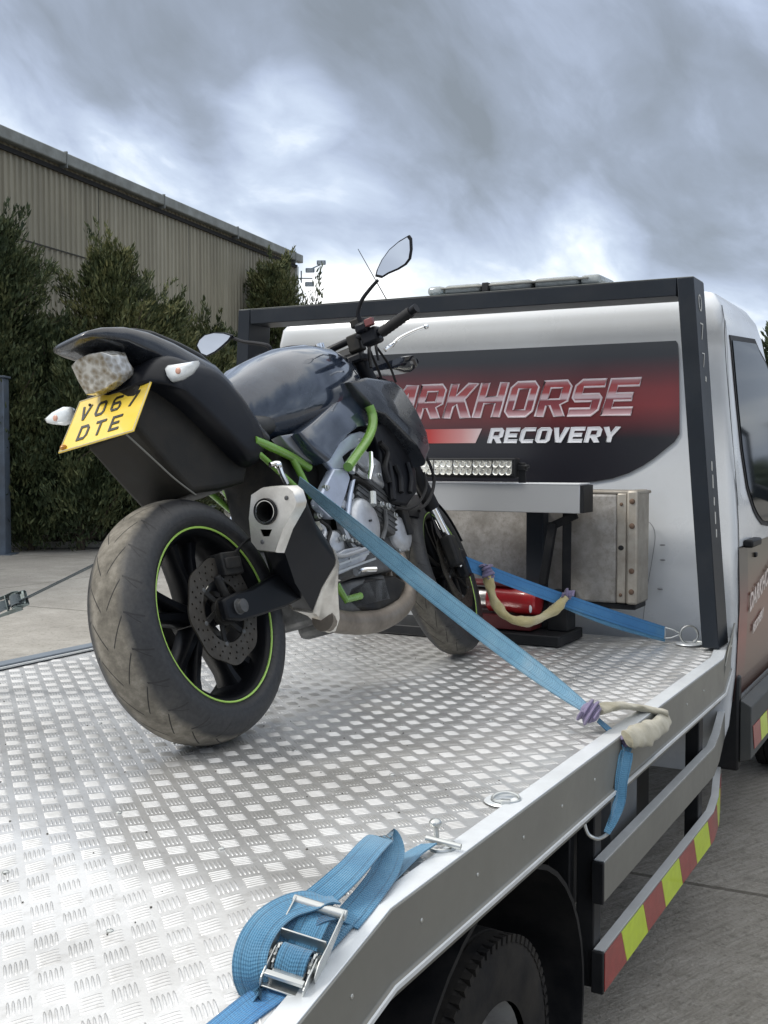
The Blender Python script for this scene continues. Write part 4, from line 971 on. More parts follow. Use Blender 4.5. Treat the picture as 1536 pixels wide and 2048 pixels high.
def mc_wheel(name, ctr, Rt, Wt, tm, ring_side=(1, -1), spoke_n=5, sw_=1.0):
    c = Vector(ctr); h = Wt/2
    pr = []
    for i in range(15):
        t = i/14; xx = h*math.sin(t*math.pi/2*1.02); pr.append((min(xx, h), Rt-(h*.66)*(1-math.cos(t*math.pi/2))))
    pr += [(h*1.0, Rt-h*.80), (h*.975, .238), (h*.93, .2295), (h*.87, .2265), (h*.80, .225)]
    prof = [(-a, b) for a, b in pr[::-1]]+pr[1:]
    mb = MB(); mb.lathe([(a, b) for a, b in prof], 96, (0,0,0), close=False)
    ty = mb.build(name, tm, bike, smooth=60); ty.location = c
    FRAME[ty.name] = Matrix.Identity(4)
    par(ty, bike)
    FRAME[ty.name] = Matrix.Translation(c)
    lp = [(h*.80, .2235), (h*.86, .2245), (h*.84, .2170), (h*.74, .207), (h*.55, .2035), (h*.3, .196), (0, .193), (-h*.3, .196), (-h*.55, .2035), (-h*.74, .207), (-h*.84, .217), (-h*.86, .2245), (-h*.80, .2235)]
    mb = MB(); mb.lathe([(c.x+a, b) for a, b in lp], 72, (0, c.y, c.z), close=True); rim = mb.build('rim', rimb, ty, smooth=40)
    for sg in ring_side:
        mb = MB(); mb.lathe([(c.x+sg*(h*.885), .2262), (c.x+sg*(h*.900), .2245), (c.x+sg*(h*.885), .2245-.0045*sw_), (c.x+sg*(h*.85), .2245-.0045*sw_)], 72, (0, c.y, c.z), close=True); mb.build('rim_stripe', stripe, ty, smooth=60)
    for k in range(spoke_n):
        for dlt in (-.17, .17):
            t = R(72*k+18); t0 = t+dlt*.8; t1 = t+dlt*1.15; mb = MB()
            def P(t_, r_, x_): return Vector((c.x+x_, c.y+r_*math.cos(t_), c.z+r_*math.sin(t_)))
            rings = []
            for r_, w_, dx in ((.040, .020, .034), (.10, .0150, .030), (.16, .0145, .028), (.200, .020, .034)):
                tt = t0+(t1-t0)*(r_/.2); tan = Vector((0, -math.sin(tt), math.cos(tt))); q = P(tt, r_, 0)
                rings.append([q+tan*a*w_+Vector((b_*dx, 0, 0)) for a, b_ in ((-1,-.6),(-.5,-1),(.5,-1),(1,-.6),(1,.6),(.5,1),(-.5,1),(-1,.6))])
            mb.loft(rings); mb.build('spoke', rimb, rim, smooth=40)
    mb = MB(); mb.lathe([(c.x-.045,.001),(c.x-.045,.030),(c.x-.035,.046),(c.x+.035,.046),(c.x+.045,.032),(c.x+.045,.001)], 28, (0, c.y, c.z), close=False); mb.build('hub', satin, rim)
    return ty, rim
rimb = mat('black_wheel_paint', (.003,.0035,.005), .38, spec=.22, var=.2)
stripe = mat('green_rim_tape', (.36, .58, .12), .35, var=.05)
rw, rrim = mc_wheel('rear_wheel_tyre', (0,0,0), .315, .182, tyre_mat('rear_tyre_rubber', .091, .315), sw_=.72)
fw, frim = mc_wheel('front_wheel_tyre', (0,1.455,-.015), .300, .120, tyre_mat('front_tyre_rubber', .06, .30, .7), sw_=.32)
rw.name = 'rear_tyre'; fw.name = 'front_tyre'
def disc(c, x, r0, r1, parent, m=steel, wave=8, amp=.0035, holes=24, th=.0045):
    lo = [[((r1+amp*math.cos(wave*t))*math.cos(t), (r1+amp*math.cos(wave*t))*math.sin(t)) for t in np.linspace(0, 2*math.pi, 129)[:-1]], [(r0*math.cos(t), r0*math.sin(t)) for t in np.linspace(0, 2*math.pi, 49)[:-1]]]
    for k in range(holes):
        t = 2*math.pi*k/holes
        for rr_, dt in (((r1*.90), 0), ((r0+(r1-r0)*.50), .08), ((r0+(r1-r0)*.2), .16)):
            q = (rr_*math.cos(t+dt), rr_*math.sin(t+dt)); lo.append([(q[0]+.0034*math.cos(s), q[1]+.0034*math.sin(s)) for s in np.linspace(0, 2*math.pi, 9)[:-1]])
    M = Matrix(((0,0,1,x),(1,0,0,c[1]),(0,1,0,c[2]),(0,0,0,1)))
    d_ = polycurve('brake_disc', lo, m, M, parent, ext=th/2)
    mb = MB()
    for k in range(6):
        t = 2*math.pi*k/6; p0 = Vector((x-.004, c[1]+.030*math.cos(t), c[2]+.030*math.sin(t))); p1 = Vector((x-.003, c[1]+(r0+.006)*math.cos(t+.25), c[2]+(r0+.006)*math.sin(t+.25))); mb.bar(p0, p1, .014, .006, up=(1,0,0))
    mb.lathe([(x-.010,.020),(x-.010,.036),(x+.003,.036),(x+.003,.020)], 24, (0, c[1], c[2]))
    mb.build('disc_carrier', mech, d_, bevel=.001)
    mb = MB()
    for k in range(6): t = 2*math.pi*k/6+.25; mb.ball((x+.002, c[1]+(r0+.004)*math.cos(t), c[2]+(r0+.004)*math.sin(t)), (.004,.0065,.0065), 8, 5)
    mb.build('disc_rivet', engd, d_)
disc((0,0,0), .100, .080, .134, rrim)
disc((0,1.455,-.015), .070, .105, .150, frim, wave=10, holes=30); disc((0,1.455,-.015), -.070, .105, .150, frim, wave=10, holes=30)
mb = MB(); mb.lathe([(.118,.001),(.118,.012),(.122,.014),(.140,.014),(.142,.024),(.150,.024),(.152,.018),(.166,.017),(.168,.010),(.168,.0)], 24, (0,.0,.0), close=False); mb.build('axle_nut', engd, bike, bevel=0)
mb = MB(); mb.lathe([(.075,.045),(.075,.058),(.078,.058),(.078,.045)], 40, (0,0,0)); mb.build('sensor_ring', steel, rrim)
# swingarm
mb = MB()
def armring(r, a, h, w, t): return [(r-w, a, h-t), (r+w, a, h-t), (r+w*1.05, a, h), (r+w, a, h+t), (r-w, a, h+t), (r-w*1.05, a, h)]
for sg in (1, -1): mb.loft([armring(sg*.138, -.055, .0, .011, .026), armring(sg*.138, .0, .0, .013, .036), armring(sg*.138, .07, .003, .014, .036), armring(sg*.130, .20, .02, .018, .045), armring(sg*.118, .38, .045, .020, .045), armring(sg*.10, .54, .06, .022, .035)])
mb.box((-.11, .40, .02), (.11, .50, .10)); mb.build('swingarm', rimb, bike, bevel=.006)
mb = MB(); mb.box((.080, .015, .085), (.125, .095, .145)); mb.box((.118, .02, .10), (.132, .085, .13)); mb.tube([(.105,-.0,.09),(.105,.02,.03)], .012, 8); cal = mb.build('rear_caliper', mech, bike, bevel=.006)
mb = MB(); mb.tube(spl([(.12,.08,.14),(.13,.16,.17),(.125,.28,.13),(.11,.42,.14)], 6), .0045, 6); mb.build('brake_hose', mech, bike)
mb = MB(); mb.box((-.098,-.01,-.055), (-.090, .53, -.045)); mb.box((-.098,-.01,.05), (-.090,.53,.062)); mb.lathe([(-.098,.001),(-.098,.062),(-.090,.062),(-.090,.001)], 32, (0,0,0), close=False); mb.build('drive_chain', steel, bike)
# exhaust
capx = [(500,989),(521,975),(548,973),(575,973),(586,982),(593,1004),(591,1015),(566,1059),(549,1106),(513,1102),(500,1086),(495,1037)]
cap = [KA(x, y, .10) for x, y in capx]; cc = sum(cap, Vector())/len(cap)
def scaled(P, k, c, da=0): return [Vector((c.x+(p.x-c.x)*k, p.y+da, c.z+(p.z-c.z)*k)) for p in P]
hole = KA(531, 1023, .10)
mb = MB()
hr = [(hole.x+.031*math.cos(t), hole.z+.031*math.sin(t)) for t in np.linspace(0, 2*math.pi, 25)[:-1]]
tri = [KA(x, y, .10) for x, y in ((519,1059),(543,1059),(537,1073),(525,1073))]
Mx = Matrix(((1,0,0,0),(0,0,-1,.104),(0,1,0,0),(0,0,0,1)))
mb.loft([scaled(cap, .97, cc, .0045), scaled(cap, 1.0, cc, .012), scaled(cap, 1.03, cc, .045), scaled(cap, 1.0, cc, .046)], cap=False); ecap = mb.build('exhaust_end_cap', champ, bike, smooth=50, bevel=0)
polycurve('cap_face', [[(p.x, p.z) for p in scaled(cap, .97, cc)], hr, [(p.x, p.z) for p in tri]], champ, Mx, ecap, ext=.0015)
mb = MB(); mb.lathe([(.096,.031),(.094,.033),(.100,.0345),(.110,.0345)], 32, (hole.x, 0, hole.z), axis='y', close=False); mb.build('outer_ring', satin, ecap)
mb = MB(); mb.lathe([(.100,.0245),(.096,.0265),(.096,.0285),(.102,.030)], 32, (hole.x, 0, hole.z), axis='y', close=False); mb.build('inner_ring', chrome, ecap)
mb = MB(); mb.lathe([(.098,.0245),(.20,.0245),(.20,.001)], 32, (hole.x, 0, hole.z), axis='y', close=False); mb.build('outlet_tube', mat('soot_black', (.004,.004,.004), .9), ecap)
mb = MB()
for x_, y_ in ((572,996),(524,1084)): q = KA(x_, y_, .10); mb.ball((q.x, .101, q.z), (.006,.003,.006), 8, 5)
mb.build('cap_bolt', engd, ecap)
s2c = KA(624, 1140, .36); k2 = 1.12
def rnd(c1, r_, a_, k_):
    out = []
    for p in cap:
        v = Vector((p.x-cc.x, 0, p.z-cc.z)); u_ = v.normalized()*r_; w_ = v*.8*(r_/.08); q = u_*k_+w_*(1-k_); out.append(Vector((c1.x+q.x, a_, c1.z+q.z)))
    return out
def shiftp(P, c0, c1, k, da): return [Vector((c1.x+(p.x-c0.x)*k, da, c1.z+(p.z-c0.z)*k)) for p in P]
mid_ = (cc*.5+s2c*.5)
mb = MB(); mb.loft([scaled(cap, .985, cc, .046), shiftp(cap, cc, mid_, 1.06, .23), shiftp(cap, cc, s2c, k2, .352)]); mb.build('silencer_body', satin, bike, smooth=50)
mb = MB(); c3 = s2c+Vector((-.02, .05, -.06)); c4 = Vector((.125, .43, -.085))
mb.loft([shiftp(cap, cc, s2c, k2*1.03, .350), shiftp(cap, cc, s2c+Vector((-.004,0,-.008)), k2*1.0, .372), rnd(c3, .075, .395, .5), rnd(c4, .036, .43, 1.0)]); mb.build('silencer_front_cone', champ, bike, smooth=50)
mb = MB(); mb.bar(s2c+Vector((.055, .0, .10)), s2c+Vector((.03, .035, .125)), .02, .006); mb.build('silencer_bracket', champ, bike)
pp = spl([Vector((.125,.40,-.078)), K(662,1240,.12), K(700,1246,.11), K(750,1242,.10), K(790,1222,.10), K(812,1192,.10), Vector((.09,1.0,.02)), Vector((.07,1.02,.12)), Vector((.06,.97,.22))], 8)
mb = MB(); mb.tube(pp, [.034]*18+[.036]*14+list(np.linspace(.036, .024, len(pp)-32)), 16); mb.build('exhaust_pipe', heat, bike)
mb = MB(); mb.box((-.08,.56,-.122), (.08,.80,-.06)); mb.build('collector_box', engd, bike, bevel=.025, seg=3)
for r_ in (-.11,-.035,.035):
    mb = MB(); mb.tube(spl([(r_,.93,.24),(r_,1.00,.16),(r_*.8,1.0,.02),(r_*.5,.93,-.08),(r_*.4,.8,-.11)], 6), .020, 10); mb.build('header_pipe', heat, bike)
# tail
def sec(a, w, top, bot, p=2.6, n=24, rx=0.):
    out = []
    for i in range(n):
        t = 2*math.pi*i/n; c_, s_ = math.cos(t), math.sin(t)
        out.append(Vector((rx+w*math.copysign(abs(c_)**(2/p), c_), a, (top+bot)/2+(top-bot)/2*math.copysign(abs(s_)**(2/p), s_))))
    return out
mb = MB(); mb.loft([sec(-.200,.045,.730,.722,4), sec(-.190,.064,.738,.717,4), sec(-.15,.076,.748,.711,4.5), sec(-.08,.086,.755,.702,4.5), sec(0,.094,.752,.67,4), sec(.08,.106,.733,.62,3.6), sec(.16,.118,.708,.56,3), sec(.22,.126,.69,.54), sec(.262,.128,.655,.50), sec(.30,.128,.60,.47), sec(.345,.125,.53,.44), sec(.40,.11,.49,.43)]); mb.build('tail_cowl', dusty, bike, smooth=60)
mb = MB(); mb.loft([sec(-.06,.05,.759,.75), sec(-.02,.066,.764,.745), sec(.04,.076,.762,.73), sec(.13,.086,.738,.70), sec(.20,.092,.714,.67), sec(.245,.09,.685,.65)]); mb.build('pillion_seat', mat('seat_vinyl', (.020,.022,.024), .45, var=.2, bump=.25, bscale=260, dirt=(.10,.10,.095), dirtamt=.35), bike, smooth=60)
mb = MB(); mb.loft([sec(.27,.10,.52,.45), sec(.33,.125,.535,.45), sec(.42,.12,.54,.46), sec(.50,.10,.56,.47), sec(.54,.08,.57,.5)]); mb.build('rider_seat', MATS['seat_vinyl'], bike, smooth=60)
# under-tail fender: outer polygon lofted across the width
fp = [(-.078,.605),(-.098,.575),(-.135,.482),(-.06,.395),(.018,.312),(.14,.318),(.262,.335),(.33,.42),(.31,.50),(.22,.575),(.06,.628)]
def csp(P, n=5):
    P = [Vector((a, b, 0)) for a, b in P]; m = len(P); out = []
    for i in range(m):
        a, b, c, d_ = P[i-1], P[i], P[(i+1) % m], P[(i+2) % m]
        for k in range(n): t = k/n; q = .5*((2*b)+(c-a)*t+(2*a-5*b+4*c-d_)*t*t+(3*b-a-3*c+d_)*t**3); out.append((q.x, q.y))
    return out
def flatloft(poly, ws, name, m, bev=.006, ks=None, dz=0):
    c_ = (sum(p[0] for p in poly)/len(poly), sum(p[1] for p in poly)/len(poly)); rings = []
    for w_, k_ in ws: rings.append([Vector((w_, c_[0]+(p[0]-c_[0])*k_, c_[1]+(p[1]-c_[1])*k_+dz)) for p in poly])
    mb = MB(); mb.loft(rings); return mb.build(name, m, bike, bevel=bev, smooth=40)
flatloft(fp, [(-.086,.94),(-.078,1.0),(.078,1.0),(.086,.94)], 'rear_fender', fend)
sp_ = [(-.075,.60),(-.02,.575),(.06,.53),(.15,.46),(.25,.385),(.335,.405),(.355,.46),(.30,.56),(.21,.64),(.10,.66),(.0,.665)]
flatloft(csp(sp_), [(-.138,.62),(-.135,.80),(-.128,.92),(-.115,1.0),(-.09,1.04),(.09,1.04),(.115,1.0),(.128,.92),(.135,.80),(.138,.62)], 'side_cowl', satin, bev=0)
mb = MB(); mb.tube(spl([K(252,868,.088), K(300,912,.088), K(350,958,.088), K(392,990,.088)], 5), .0022, 6); mb.build('fender_edge', mat('dull_edge', (.14,.14,.125), .6), bike)
# tail light
def lens_mat():
    m = bpy.data.materials.new('clear_speckled_lens'); m.use_nodes = True; g = NG(m.node_tree); b = m.node_tree.nodes['Principled BSDF']
    co = g.coord('Object'); v = g.new('ShaderNodeTexVoronoi'); v.inputs['Scale'].default_value = 64; g.put(v.inputs['Vector'], co)
    n = g.noise(co, 60, 3, .6); c = g.ramp(g.math('ADD', g.math('MULTIPLY', v.outputs[0], .5), g.math('MULTIPLY', n, .5)), [(.20, (.11,.085,.055)), (.34, (.25,.215,.16)), (.50, (.36,.345,.31)), (.68, (.58,.58,.56))])
    g.put(b.inputs['Base Color'], c); b.inputs['Roughness'].default_value = .18; b.inputs['Metallic'].default_value = .35; b.inputs['Coat Weight'].default_value = 1
    g.put(b.inputs['Normal'], g.bump(v.outputs[0], .5, .002)); return m
lp = [(-.165,.692),(-.12,.700),(-.06,.700),(-.052,.668),(-.038,.648),(-.05,.628),(-.10,.604),(-.130,.606),(-.150,.645)]
flatloft(lp, [(-.062,.55),(-.052,.86),(-.02,1.0),(.02,1.0),(.052,.86),(.062,.55)], 'tail_light', lens_mat(), bev=.002)
mb = MB(); mb.loft([sec(-.090,.03,.628,.612), sec(-.06,.045,.632,.600), sec(-.02,.05,.635,.585), sec(.02,.05,.63,.56)]); mb.build('plate_light_housing', satin, bike, smooth=50)
# plate
pc = [K(305,757,.1145), K(159,803,-.1145), K(116,906,-.1145)]; pc.append(pc[0]+pc[2]-pc[1])
pv_r = (pc[0]-pc[1]).normalized(); pv_u = (pc[1]-pc[2]); pn = pv_r.cross(pv_u).normalized()
if pn.y > 0: pn = -pn
ylw = mat('yellow_plate', (.72,.50,.03), .28, var=.06, coat=.5, dirt=(.60,.52,.22), dirtamt=.35, dscale=6)
mb = MB(); mb.prism([p for p in pc], -pn*.0035); pl = mb.build('number_plate', ylw, bike, bevel=.001)
mb = MB(); cn = sum(pc, Vector())/4; mb.tube([cn+(p-cn)*.975+pn*.0006 for p in pc], .0016, 4, closed=True); mb.build('plate_border', mat('cream_edge', (.65,.60,.42), .5), pl)
Lw = (pc[0]-pc[1]).length; ink = mat('plate_black', (.012,.012,.012), .4)
down = (pc[2]-pc[1])
PG = {'V': [[(0,1),(.2,1),(.5,.3),(.8,1),(1,1),(.60,0),(.40,0)]], 'O': [oct_(0,0,1,1,.2), oct_(.2,.17,.8,.83,.1)],
 '6': [[(.2,0),(.8,0),(1,.2),(1,.42),(.8,.62),(.22,.62),(.2,.60),(.2,.74),(.3,.84),(.95,.84),(.95,1),(.2,1),(0,.8),(0,.2)], [(.2,.2),(.2,.42),(.28,.46),(.76,.46),(.8,.42),(.8,.2),(.74,.16),(.26,.16)]],
 '7': [[(0,1),(1,1),(1,.86),(.50,0),(.28,0),(.76,.84),(0,.84)]], 'D': [[(0,0),(.75,0),(1,.25),(1,.75),(.75,1),(0,1)], [(.2,.17),(.68,.17),(.8,.3),(.8,.7),(.68,.83),(.2,.83)]],
 'T': [[(.4,0),(.6,0),(.6,.84),(1,.84),(1,1),(0,1),(0,.84),(.4,.84)]], 'E': [[(0,0),(1,0),(1,.16),(.2,.16),(.2,.42),(.85,.42),(.85,.58),(.2,.58),(.2,.84),(1,.84),(1,1),(0,1)]]}
def ptext(s_, u, v):
    o_ = pc[1]+(pc[0]-pc[1])*u+down*v+pn*.0012; polycurve('plate_character', [[(a*.031, b*.053) for a, b in lp] for lp in PG[s_]], ink, frameM(o_, pc[0]-pc[1], -down), pl, ext=.0005)
for i, ch in enumerate('VO67'): ptext(ch, .11+.215*i, .46)
for i, ch in enumerate('DTE'): ptext(ch, .20+.215*i, .87)
mb = MB()
for u, v, s_ in ((.06,.93,.009),): q = pc[1]+(pc[0]-pc[1])*u+down*v+pn*.002; mb.ball(q, (s_, s_, s_*.8), 10, 6)
mb.build('plate_bolt', mat('orange_reflector', (.45,.20,.03), .3), pl)
mb = MB()
for u, v in ((.20,.17),(.80,.12)): mb.ball(pc[1]+(pc[0]-pc[1])*u+down*v+pn*.002, (.004,.004,.004), 8, 5)
mb.build('plate_screw', ink, pl)
mb = MB(); bc_ = pc[1]*.5+pc[0]*.5; mb.bar(pc[1]*.85+pc[0]*.15-pn*.006-down*.03, pc[1]*.15+pc[0]*.85-pn*.006-down*.03, .012, .010); mb.prism([cn-pv_r*.05-pn*.009, cn+pv_r*.05-pn*.009, bc_+pv_r*.045-pn*.012-down*.02, bc_-pv_r*.045-pn*.012-down*.02], -pn*.02); mb.build('plate_bracket', satin, bike, bevel=.003)
# indicators
clr = mat('clear_indicator_lens', (.74,.78,.80), .10, var=.06, vscale=40, coat=1.0, spec=.8)
amb = mat('amber_bulb', (.60,.33,.25), .25, coat=.6)
def indic(sg, P, name='indicator'):
    # outline seen from behind, closed over a rounded front
    c_ = sum(P, Vector())/len(P); mb = MB(); rings = []
    for da, k_ in ((-.012,.35),(-.010,.72),(-.003,.95),(.006,1.0),(.022,.85),(.034,.4)): rings.append([c_+(p-c_)*k_+Vector((0,da,0)) for p in P])
    mb.loft(rings); o = mb.build(name, clr, bike, smooth=60)
    mb = MB(); mb.ball(c_+Vector((sg*.004,-.0105,-.002)), (.010,.004,.009), 10, 6); mb.build('bulb', amb, o)
    mb = MB(); mb.tube([c_+Vector((-sg*.02,.012,0)), Vector((sg*.09, max(c_.y, -.03)+.03, c_.z+.006)), Vector((sg*.03, -.0, .60))], [.008,.009,.010], 8); mb.build('indicator_stalk', satin, o)
aR = -.02; aL = -.085
indic(1, [KA(x, y, aR) for x, y in ((328,738),(336,730),(365,726),(394,721),(393,730),(380,748),(362,760),(345,765),(332,756))])
indic(-1, [KA(x, y, aL) for x, y in ((89,838),(105,824),(128,813),(140,814),(144,828),(140,843),(128,851),(105,849),(94,846))])
# tank, shrouds, covers
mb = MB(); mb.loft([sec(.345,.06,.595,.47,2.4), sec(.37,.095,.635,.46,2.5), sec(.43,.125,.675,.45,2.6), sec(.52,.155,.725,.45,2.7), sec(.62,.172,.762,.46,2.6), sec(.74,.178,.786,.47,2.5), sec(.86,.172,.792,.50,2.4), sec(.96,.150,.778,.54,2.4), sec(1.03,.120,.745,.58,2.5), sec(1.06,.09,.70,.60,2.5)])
mb.build('fuel_tank', mat('dusty_sheen_blue_black_tank', (.014, .022, .040), .12, var=.15, coat=1.0, dirt=(.12,.15,.18), dirtamt=.34, dscale=4), bike, smooth=60)  # pale mottle paints sky highlights into the colour along with dust
mb = MB(); mb.lathe([(0,.0),(0,.042),(.006,.045),(.010,.040),(.012,.0)], 28, (0,.80,.785), axis='z', close=False); mb.build('fuel_cap', satin, bike)
def plate_(pix, r, th, name, m, bev=.004, bulge=0., both=True, inset=0.):
    # panel traced on its own side plane, with real thickness; mirrored for the far side
    P = [K(x, y, r) for x, y in pix]; c_ = sum(P, Vector())/len(P); out = None
    for sg in ((1, -1) if both else (1,)):
        rings = []
        for dr, k_ in (((-th, .97), (-.004, 1.0), (bulge*.45, .985), (bulge*.8, .955), (bulge, .90)) if bulge else ((-th, 1.0), (0, 1.0))):
            rings.append([Vector((sg*(r+dr-inset*(p.z-c_.z)), c_.y+(p.y-c_.y)*k_, c_.z+(p.z-c_.z)*k_)) for p in P])
        mb = MB(); mb.loft(rings); o = mb.build(name, m, bike, bevel=0 if bulge else bev, smooth=50); out = out or o
    return out
plate_([(592,868),(620,846),(660,812),(700,778),(722,792),(742,822),(737,852),(712,856),(688,872),(664,898),(643,928),(618,905)], .168, .05, 'knee_panel', MATS['dusty_sheen_blue_black_tank'], bulge=.012, inset=.15)
plate_([(700,762),(735,752),(790,760),(806,775),(830,822),(846,870),(848,905),(836,935),(822,900),(790,860),(762,830),(744,822),(722,790)], .195, .06, 'radiator_shroud', dusty, bulge=.014, inset=.12)
plate_([(742,858),(762,842),(790,866),(815,905),(830,945),(832,985),(812,1012),(782,1008),(764,960),(756,900)], .17, .05, 'radiator_side_cover', satin, bulge=.008)
plate_([(558,872),(590,866),(606,876),(632,903),(638,918),(628,930),(606,918),(575,893)], .140, .03, 'seat_side_cover', mat('pewter_grey_cover', (.19,.205,.23), .3, metal=.4, var=.1, coat=.4, dirt=(.10,.10,.10), dirtamt=.3), bulge=.006)
# dark boss beneath the tank front (wide black oval)
mb = MB(); q = K(672,770,.150); mb.ball(q, (.020,.095,.040), 20, 12, Matrix.Rotation(R(18),3,'X')); mb.build('tank_recess_trim', mat('deep_black_trim', (.006,.007,.009), .35), bike)
# green tubes
def both_tube(pix, r, rad, name, m, n=12, k=6):
    P = [K(x, y, r) for x, y in pix]
    for sg in (1, -1):
        mb = MB(); mb.tube(spl([(sg*p.x, p.y, p.z) for p in P], k), rad, n); o = mb.build(name, m, bike)
    return o
both_tube([(738,812),(745,832),(744,856),(734,880),(716,906),(696,934)], .200, .0155, 'frame_tube', green)
both_tube([(508,880),(540,893),(580,912),(618,936)], .130, .0125, 'subframe_tube', green)
both_tube([(580,908),(598,942),(612,970),(624,995)], .130, .0105, 'subframe_strut', green)
both_tube([(500,892),(530,918),(560,945),(592,975)], .120, .0085, 'subframe_lower_tube', green)
mb = MB(); mb.tube(spl([K(540,930,.15), K(555,928,.16), K(565,950,.16), K(574,968,.16)], 5), .008, 8); q = K(556,930,.16); mb.ball(q, .012); mb.build('pillion_peg_bracket', chrome, bike)
# alloy side castings
plate_([(648,914),(668,893),(700,868),(722,862),(735,866),(724,888),(700,902),(686,914),(694,938),(668,940)], .168, .022, 'frame_casting', ally, bev=.005)
plate_([(668,936),(694,938),(702,956),(694,985),(678,1035),(662,1034),(640,1012),(636,1000),(652,968)], .180, .03, 'pivot_plate', ally, bev=.006)
both_tube([(706,958),(700,990),(695,1030)], .17, .008, 'alloy_rib', ally)
# engine
def ebox(lo, hi, name, m, bev=.012): mb = MB(); mb.box(lo, hi); return mb.build(name, m, bike, bevel=bev, seg=3)
ebox((-.135,.50,.02), (.135,.94,.17), 'crankcase', engd)
ebox((-.12,.52,-.085), (.12,.84,.018), 'sump', engd, .02)
mb = MB(); Mh = Matrix.Translation((0,.80,.17))@Matrix.Rotation(R(-28),4,'X')
mb.box((-.165,-.12,0), (.165,.10,.135), Mh); cyl = mb.build('cylinder_block', engd, bike, bevel=.008)
mb = MB(); mb.box((-.172,-.13,.137), (.172,.11,.225), Mh); mb.build('cylinder_head', eng, bike, bevel=.014, seg=3)
mb = MB()
for i in range(6): mb.box((-.168,-.123,.018+i*.019), (.168,.103,.022+i*.019), Mh)
mb.build('cooling_fins', engd, cyl)
def cover(px, py, r, rad, dep, name, m, n=40, dome=.5, sy=1.0):
    c_ = K(px, py, r); mb = MB(); mb.lathe([(-dep,.001),(-dep,rad),(-dep*.35,rad),(-dep*.12,rad*.93),(0,rad*.80),(dep*.10*dome,rad*.4),(dep*.12*dome,.001)], n, c_, close=False)
    o = mb.build(name, m, bike, smooth=35); return o, c_
cv, cq = cover(738, 1042, .185, .078, .055, 'clutch_cover', eng)
mb = MB(); mb.lathe([(-.06,.060),(-.06,.092),(-.038,.094),(-.034,.084)], 40, cq, close=False); mb.build('cover_rim', eng, cv)
for k in range(9):
    t = 2*math.pi*k/9+.2; mb = MB(); mb.lathe([(-.045,.001),(-.045,.0075),(-.028,.0075),(-.026,.0)], 8, cq+Vector((0,.090*math.cos(t),.090*math.sin(t))), close=False); mb.build('cover_bolt', zinc, cv)
mb = MB(); mb.box(cq+Vector((.003,-.006,-.003)), cq+Vector((.0065,.008,.003))); mb.build('cover_badge', ink, cv)
cv2, cq2 = cover(808, 1065, .160, .060, .05, 'pulser_cover', eng)
for k in range(6):
    t = 2*math.pi*k/6; mb = MB(); mb.lathe([(-.03,.001),(-.03,.007),(-.014,.007),(-.012,.0)], 8, cq2+Vector((0,.060*math.cos(t),.060*math.sin(t))), close=False); mb.build('cover_bolt', zinc, cv2)
cv3, cq3 = cover(676, 1086, .150, .042, .04, 'gearbox_cover', eng)
mb = MB()
for px, py, r_, rad in ((672,1010,.165,.020),(690,1008,.165,.016),(705,990,.17,.013),(655,1095,.16,.018)): mb.lathe([(-.04,.001),(-.04,rad),(-.004,rad),(0,rad*.7),(0,.001)], 20, K(px, py, r_), close=False)
mb.build('hose_union', eng, bike, smooth=35)
hs = mat('rubber_hose', (.010,.010,.011), .45, spec=.3, dirt=(.06,.06,.055), dirtamt=.3)
for pix, r_, rad in (([(700,955),(722,962),(742,978),(748,1002)], .17, .010), ([(760,885),(775,905),(770,935),(778,965)], .19, .009), ([(845,900),(862,935),(868,965),(858,1000),(838,1022)], .16, .006), ([(790,1015),(815,1018),(838,1005),(852,975),(848,945)], .19, .005), ([(640,1042),(660,1060),(655,1085),(668,1110)], .165, .006), ([(735,690),(748,720),(762,755),(772,800)], .08, .005), ([(725,700),(718,735),(722,765)], .06, .006), ([(750,690),(778,730),(792,765)], .12, .0045)):
    mb = MB(); mb.tube(spl([K(x, y, r_) for x, y in pix], 6), rad, 8); mb.build('hose', hs, bike)
mb = MB(); mb.tube([K(741,905,.2), K(742,935,.2), K(738,960,.2)], [.008,.010,.007], 8); mb.build('injector', chrome, bike)
mb = MB(); mb.tube([K(706,915,.19), K(704,945,.19)], .010, 8); mb.tube([K(745,985,.19), K(746,1010,.19)], .012, 8); mb.build('silver_fitting', zinc, bike)
ebox((-.17,.965,.12), (.17,1.005,.47), 'radiator', mech, .004)
mb = MB()
for i in range(34): mb.box((-.15,1.006,.14+i*.0095), (.15,1.010,.144+i*.0095))
mb.build('radiator_fins', engd, bike)
ebox((-.10,.60,.30), (.10,.90,.47), 'airbox', mech, .02)
ebox((-.11,.42,.18), (.11,.62,.44), 'battery_tray', mech, .015)
# rearset: peg, brake pedal, heel guard
plate_([(655,1118),(690,1098),(720,1092),(742,1100),(730,1122),(700,1140),(668,1160),(652,1150)], .165, .012, 'footrest_bracket', eng, bev=.004)
for sg in (1, -1):
    mb = MB(); p = K(672,1160,.17); mb.tube([(sg*.165, p.y, p.z), (sg*.25, p.y-.02, p.z+.004)], .0115, 10); pg = mb.build('footpeg', engd, bike)
mb = MB(); mb.tube(spl([K(665,1162,.19), K(700,1152,.19), K(725,1140,.19), K(752,1138,.21)], 5), .0075, 8); mb.build('brake_pedal', chrome, bike)
mb = MB(); mb.bar(K(672,1146,.185), K(748,1118,.185), .014, .006); mb.bar(K(676,1130,.185), K(735,1108,.185), .010, .006); mb.build('linkage_rod', zinc, bike)
mb = MB(); mb.tube([K(672,1168,.12), K(690,1200,.12), K(720,1192,.12)], .012, 10); mb.build('lower_frame_tube', green, bike)
